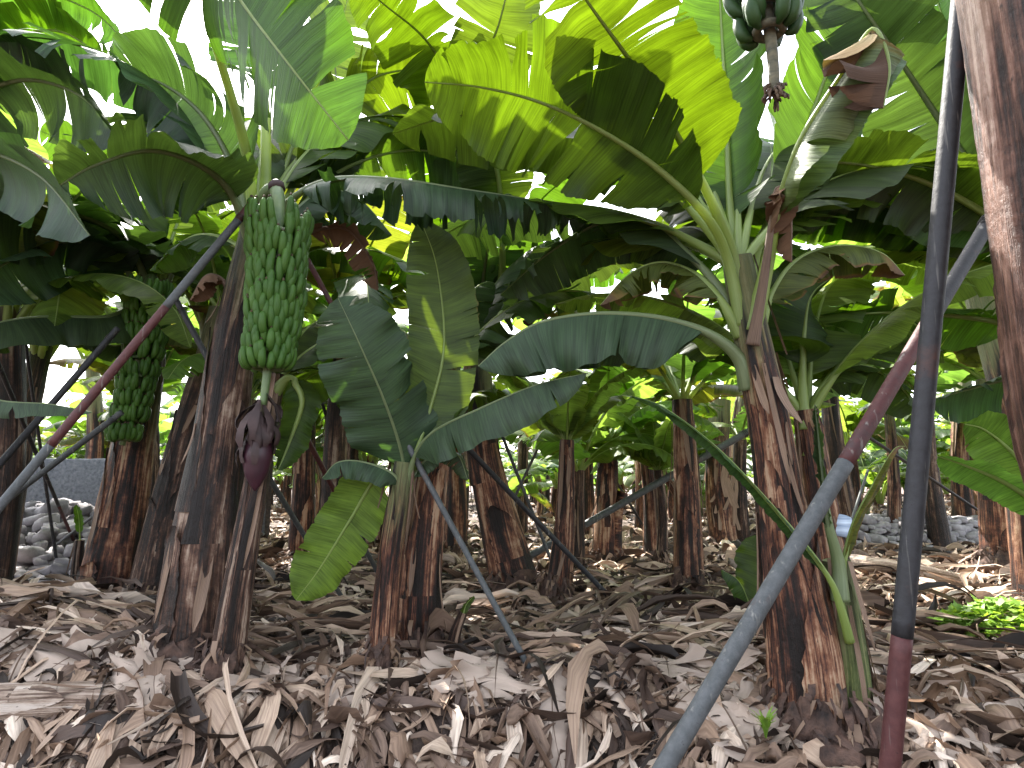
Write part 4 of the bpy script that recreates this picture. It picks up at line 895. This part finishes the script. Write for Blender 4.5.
# ================================================================== copied plants in the far rows
protos = []
class Proto(Plant):
    def __init__(s, seed, h, r, mat, label):
        s.b = np.array([0., 0, 0]); s.d = 0; s.o = empty('banana_plant', s.b); s.rng = np.random.default_rng(seed)
        _, s.tp, s.tr = trunk(s.o, [(0, 0, -.05), (s.rng.normal(0, .05), 0, h*.5), (s.rng.normal(0, .12), s.rng.normal(0, .12), h)], r, r*.65, mat, rng=s.rng, nr=30, nc=20, strips=3, root=False)
        s.top = s.tp[-1]
def auto2(s, az, elev, L, W, bend, mat, tears):
    st = s.top; e = rad(elev); a = rad(az); pts = [st-np.array([0, 0, .2])]
    p = st.copy(); n = 6
    for i in range(n):
        ee = e-rad(bend)*((i+.5)/n)**1.3
        p = p+np.array([math.sin(a)*math.cos(ee), math.cos(a)*math.cos(ee), math.sin(ee)])*L/n; pts.append(p.copy())
    return leaf(s.o, pts, W, S=np.array([math.cos(a), -math.sin(a), 0]), mat=mat, rng=s.rng, nt=26, ns=4, petiole=.026, tears=tears, split=False)
for k, (h, r, mt) in enumerate(((1.7, .11, 'trunk'), (2.1, .12, 'trunkdark'), (1.4, .10, 'trunk'), (1.0, .07, 'trunk'), (2.4, .12, 'trunk'), (.6, .05, 'trunkgreen'))):
    s = Proto(500+k, h, r, mt, '')
    small = h < 1.3; n = 9 if small else 12
    for i in range(n):
        auto2(s, i*137.5+s.rng.uniform(-20, 20), s.rng.uniform(35, 80), s.rng.uniform(.8, 1.3) if small else s.rng.uniform(1.4, 2.1), s.rng.uniform(.12, .2) if small else s.rng.uniform(.22, .32), s.rng.uniform(60, 115), s.rng.choice(['lime', 'green', 'lime', 'old' if i > 5 else 'lime']), 9)
    protos.append(s.o)
used = set()
def place(k, x, y, sc_, rz, label, group, cat='banana plant'):
    o = protos[k]
    if k in used:
        n = o.copy(); COL.objects.link(n)
        for c in o.children:
            cc = c.copy(); COL.objects.link(cc); cc.parent = n
        o = n
    used.add(k)
    o.location = (x, y, float(gz(x, y))); o.rotation_euler = (R.normal(0, .03), R.normal(0, .03), rz); o.scale = (sc_,)*3
    tag(o, label, cat, group)
cnt = 0
for row, y in enumerate(list(np.arange(7.5, 34, 1.9))):
    half = y*.95+2.0
    for x in np.arange(-half, half, 2.7 if y < 14 else 2.4):
        xx = x+R.uniform(-.5, .5); yy = y+R.uniform(-.6, .6)
        if yy < 11 and xx < -3.4: continue
        if yy < 10.5 and 3.6 < xx < 7.5: continue
        k = int(R.choice([0, 1, 2, 4, 3, 5], p=[.2, .16, .22, .16, .16, .10]))
        if y < 13.5 and k in (1, 4) and R.uniform() < .8: k = int(R.choice([2, 3, 5]))
        side = 'left' if xx < 0 else 'right'
        place(k, xx, yy, R.uniform(.85, 1.15), R.uniform(0, 6.28),
              'banana plant with ragged leaves standing in the far rows of the grove' if k not in (3, 5) else 'small young banana plant in the far rows of the grove',
              'banana plants in the far rows' if k not in (3, 5) else 'young banana plants in the far rows')
        cnt += 1
for _ in range(75):
    y = R.uniform(8.5, 26); x = R.uniform(-1, 1)*y*.9
    if y < 11 and (x < -3 or x > 3.4): continue
    place(int(R.choice([3, 5])), x, y, R.uniform(.9, 1.4), R.uniform(0, 6.28), 'small young banana plant in the far rows of the grove', 'young banana plants in the far rows')
for x, y, k in ((-4.6, 9.5, 4), (3.9, 10.8, 4), (5.2, 9.6, 1), (7.6, 10.5, 4), (-7.5, 11, 4), (2.9, 13.5, 4), (9.5, 12.5, 4)):
    place(k, x, y, R.uniform(1.25, 1.45), R.uniform(0, 6.28), 'tall banana plant closing the view above the middle rows', 'tall banana plants behind the middle rows')
# plants at the sides that close the canopy
for x, y, k in ((-4.6, 5.6, 1), (-5.6, 4.0, 0), (3.9, 4.7, 4), (4.9, 5.9, 0), (5.6, 3.4, 1), (6.8, 5.2, 4), (-7.2, 5.4, 4), (-3.0, 6.2, 4), (-1.7, 6.0, 1), (-3.9, 4.7, 1)):
    place(k, x, y, 1.1, R.uniform(0, 6.28), 'banana plant closing the grove at the edge of the view', 'banana plants at the sides')
# ================================================================== fallen things on the floor
def fallen(a, b, r, label, mat='log', name='fallen_log'):
    a = np.array(a); b = np.array(b); o = empty(name, a); tag(o, label, 'fallen log', None)
    m = (a+b)/2+np.array([0, 0, .03])
    _, tp, tr = trunk(o, [a, m, b], r, r*.75, mat, flare=0, nr=40, nc=28, strips=6, root=False, name='stem_body')
fallen(G(845, 574)+[0, 0, .09], G(968, 592)+[0, 0, .07], .10, 'pale brown fallen banana trunk lying before the right stone wall')
fallen(G(905, 596)+[0, 0, .07], G(990, 622)+[0, 0, .05], .085, 'second fallen trunk lying nearer the green herb patch', 'log')
fallen(G(820, 676)+[0, 0, .03], G(1010, 672)+[0, 0, .04], .045, 'long flat tan leaf sheath lying behind the dark upright prop', 'log', 'fallen_sheath')
fallen(P(-60, 706, 2.88), P(245, 708, 2.88), .075, 'thick dry rolled sheath lying along the terrace edge at front left', 'log', 'fallen_sheath')
fallen(G(-20, 645)+[0, 0, .06], G(88, 605)+[0, 0, .08], .06, 'grey-brown fallen stem at the left under the stone heap', 'log')
fallen(G(20, 680)+[0, 0, .04], G(118, 622)+[0, 0, .09], .02, 'thin dry leaf stalk slanting over the left litter', 'log', 'fallen_stalk')
def dead(pts, W, label, mat='dried', fold=25, curl=40, tears=4, group=None, f=-.5, **k):
    pts = [np.asarray(q, float) for q in pts]
    lm, rb = leaf_geo(pts, W, N=facing(pts, f), t0=.04, fold=fold, curl=curl, tears=tears, deep=.6, mat=mat, nt=44, ns=6, wav=.09, petiole=.010, mess=2.2, **k)
    o = lm.build('dead_leaf', None, pts[0]); rb.build('midrib', o, pts[0]); return tag(o, label, 'dead leaf', group)
def drape(px, py, ln, lean, W, label=None, lift=0, **k):
    """blade hanging over the terrace edge"""
    a = P(px, py, 3.04); x, y = a[0], a[1]
    pts = []
    for t in np.linspace(0, 1, 6):
        yy = y+.12-t*ln*.75; xx = x+lean*t
        pts.append((xx, yy, float(gz(xx, yy))+.075+lift-.03*t))
    return dead(pts, W, label or 'withered banana leaf blade folded down over the terrace edge', group=None if label else 'dead leaves draped over the terrace edge', **k)
drape(505, 700, .42, .02, .10, 'broad pale dead leaf flap hanging at the centre of the terrace edge')
drape(618, 690, .40, .10, .12, 'large curled beige dead leaf drooping right of the centre prop foot')
drape(395, 700, .45, -.05, .09, 'ragged dead leaf hanging left of the centre flap')
for px in R.uniform(-30, 760, 16):
    drape(px, 696, R.uniform(.3, .45), R.normal(0, .12), R.uniform(.13, .2), tears=int(R.integers(2, 6)), fold=R.uniform(-20, 30), lift=.05)
for px in np.r_[np.linspace(-30, 730, 40)]:
    drape(px+R.uniform(-12, 12), 698, R.uniform(.25, .5), R.normal(0, .16), R.uniform(.06, .15), tears=int(R.integers(2, 8)), fold=R.uniform(-10, 50), mat='dried' if R.uniform() < .75 else 'dead')
names = ['crumpled dead banana leaf lying loose in the litter']
for k in range(150):
    px = R.uniform(-10, 1030); py = R.choice([R.uniform(560, 690), R.uniform(600, 690)])
    if px > 620: py = R.uniform(565, 750)
    c = G(px, py); a = R.uniform(0, 6.28); L = R.uniform(.35, 1.0)
    if px > 860 and 590 < py < 680: continue
    pts = [];
    for t in np.linspace(-.5, .5, 6):
        x = c[0]+math.cos(a+t*.8)*L*t; y = max(c[1]+math.sin(a+t*.8)*L*t, 1.4)
        pts.append((x, y, float(gz(x, y))+.05+.05*math.cos(t*3)+R.normal(0, .01)))
    mid = R.uniform()
    dead(pts, R.uniform(.05, .13), names[0], mat='dried' if mid < .85 else 'dead', fold=R.uniform(-20, 40), curl=R.uniform(10, 80), tears=int(R.integers(3, 12)), group='loose dead leaves on the ground', f=0)
# rocks
for (px, py, s, mt, lab) in ((968, 655, .10, 'white_rag', 'pale whitish rock beside the green herb patch'), (758, 655, .11, 'stonedark', 'dark grey rock lying left of the main right trunk'), (90, 655, .05, 'stone', 'small grey rock in the left litter')):
    c = G(px, py); mb = stones('rock', np.array([c+[0, 0, .03]]), np.array([s]), mt, .6)
    tag(mb.build('rock', None, c), lab, 'rock')
# herbs
def herbs(name, c, rx, ry, n, h, label, kind='stuff'):
    mb = MB()
    for k in range(n):
        r_ = math.sqrt(R.uniform()); a = R.uniform(0, 6.28); x = c[0]+rx*r_*math.cos(a); y = c[1]+ry*r_*math.sin(a)
        z = float(gz(x, y))+h*R.uniform(.15, 1)*(1-.5*r_); s = R.uniform(.008, .02)*(h/.14+.3); y3 = R.uniform(0, 6.28)
        u = np.array([math.cos(y3), math.sin(y3), R.normal(0, .4)])*s; v = np.array([-math.sin(y3), math.cos(y3), R.normal(0, .4)])*s*.8
        o = np.array([x, y, z])
        mb.add([o-u, o+v*.8-u*.2, o+u, o-v*.8-u*.2], [[0, 1, 2, 3]], None, 0, 'herb')
        if k % 6 == 0:
            tube(mb, np.array([[x, y, float(gz(x, y))], [x+.004, y, z]]), .0018, 'herb', 4)
    o = mb.build(name); tag(o, label, 'weeds', None, kind); return o
herbs('ground_herbs', G(1000, 640), .36, .26, 3200, .26, 'bright green leafy herb patch at the lower right')
herbs('weed_tuft', G(724, 678)+[0, 0, 0], .02, .02, 10, .03, 'tiny green weed in the centre right litter')
herbs('weed_tuft', G(545, 683), .09, .03, 70, .05, 'small green weeds by the foot of the centre prop')
herbs('weed_tuft', G(595, 600), .22, .1, 120, .05, 'low weeds in the middle of the grove floor')
def tuft(c, label):
    mb = MB()
    for k in range(26):
        a = R.uniform(0, 6.28); l = R.uniform(.05, .12); e = c+np.array([math.cos(a)*l*.6, math.sin(a)*l*.6, l]); m = c+np.array([math.cos(a)*l*.2, math.sin(a)*l*.2, l*.7])
        pth = spline([c, m, e], 5); s = np.tile(np.array([-math.sin(a), math.cos(a), 0]), (1, 5, 1))
        m_ = ribbons(pth[None], np.array([[.003, .006, .008, .005, .001]]), s, np.array([.5]), 'herb', 'x', nc=3); mb.add(m_.V[0], m_.Q[0], m_.UV[0], m_.T[0], 'herb')
    tag(mb.build('weed_tuft', None, c), label, 'weed')
tuft(P(766, 738, p5.d-.18), 'small bright green grassy weed at the foot of the main right trunk')
# pale plastic film far left
q = [P(20, 412, 7.5), P(28, 440, 7.5), P(20, 470, 7.4)]
# ================================================================== light
w = bpy.data.worlds.new('World'); sc.world = w; w.use_nodes = True
nt = w.node_tree; bg = nt.nodes['Background']; sky = nt.nodes.new('ShaderNodeTexSky'); sky.sky_type = 'NISHITA'; sky.sun_disc = False
ELEV, AZ = rad(52), rad(-28)          # azimuth from +Y, negative = left
sky.sun_elevation = ELEV; sky.sun_rotation = AZ; sky.dust_density = 3.0; sky.air_density = 1.0
hs = nt.nodes.new('ShaderNodeHueSaturation'); hs.inputs['Saturation'].default_value = .4
nt.links.new(sky.outputs[0], hs.inputs['Color']); nt.links.new(hs.outputs[0], bg.inputs[0]); bg.inputs[1].default_value = .15
sl = bpy.data.lights.new('sun', 'SUN'); sl.energy = 3.0; sl.angle = rad(.6); sl.color = (1, .95, .87)
so = bpy.data.objects.new('sun', sl); COL.objects.link(so)
dv = Vector((math.sin(AZ)*math.cos(ELEV), math.cos(AZ)*math.cos(ELEV), math.sin(ELEV)))
so.rotation_euler = (-dv).to_track_quat('-Z', 'Y').to_euler(); so.location = (0, 0, 12)
vs = sc.view_settings; vs.view_transform = 'Standard'; vs.look = 'None'; vs.exposure = 2.75; vs.gamma = 1; vs.use_curve_mapping = False
cy = sc.cycles; cy.max_bounces = 8; cy.diffuse_bounces = 4; cy.glossy_bounces = 2; cy.transmission_bounces = 5; cy.transparent_max_bounces = 4
cy.use_denoising = True; cy.sample_clamp_indirect = 6; cy.caustics_reflective = False; cy.caustics_refractive = False
print('placed', cnt)
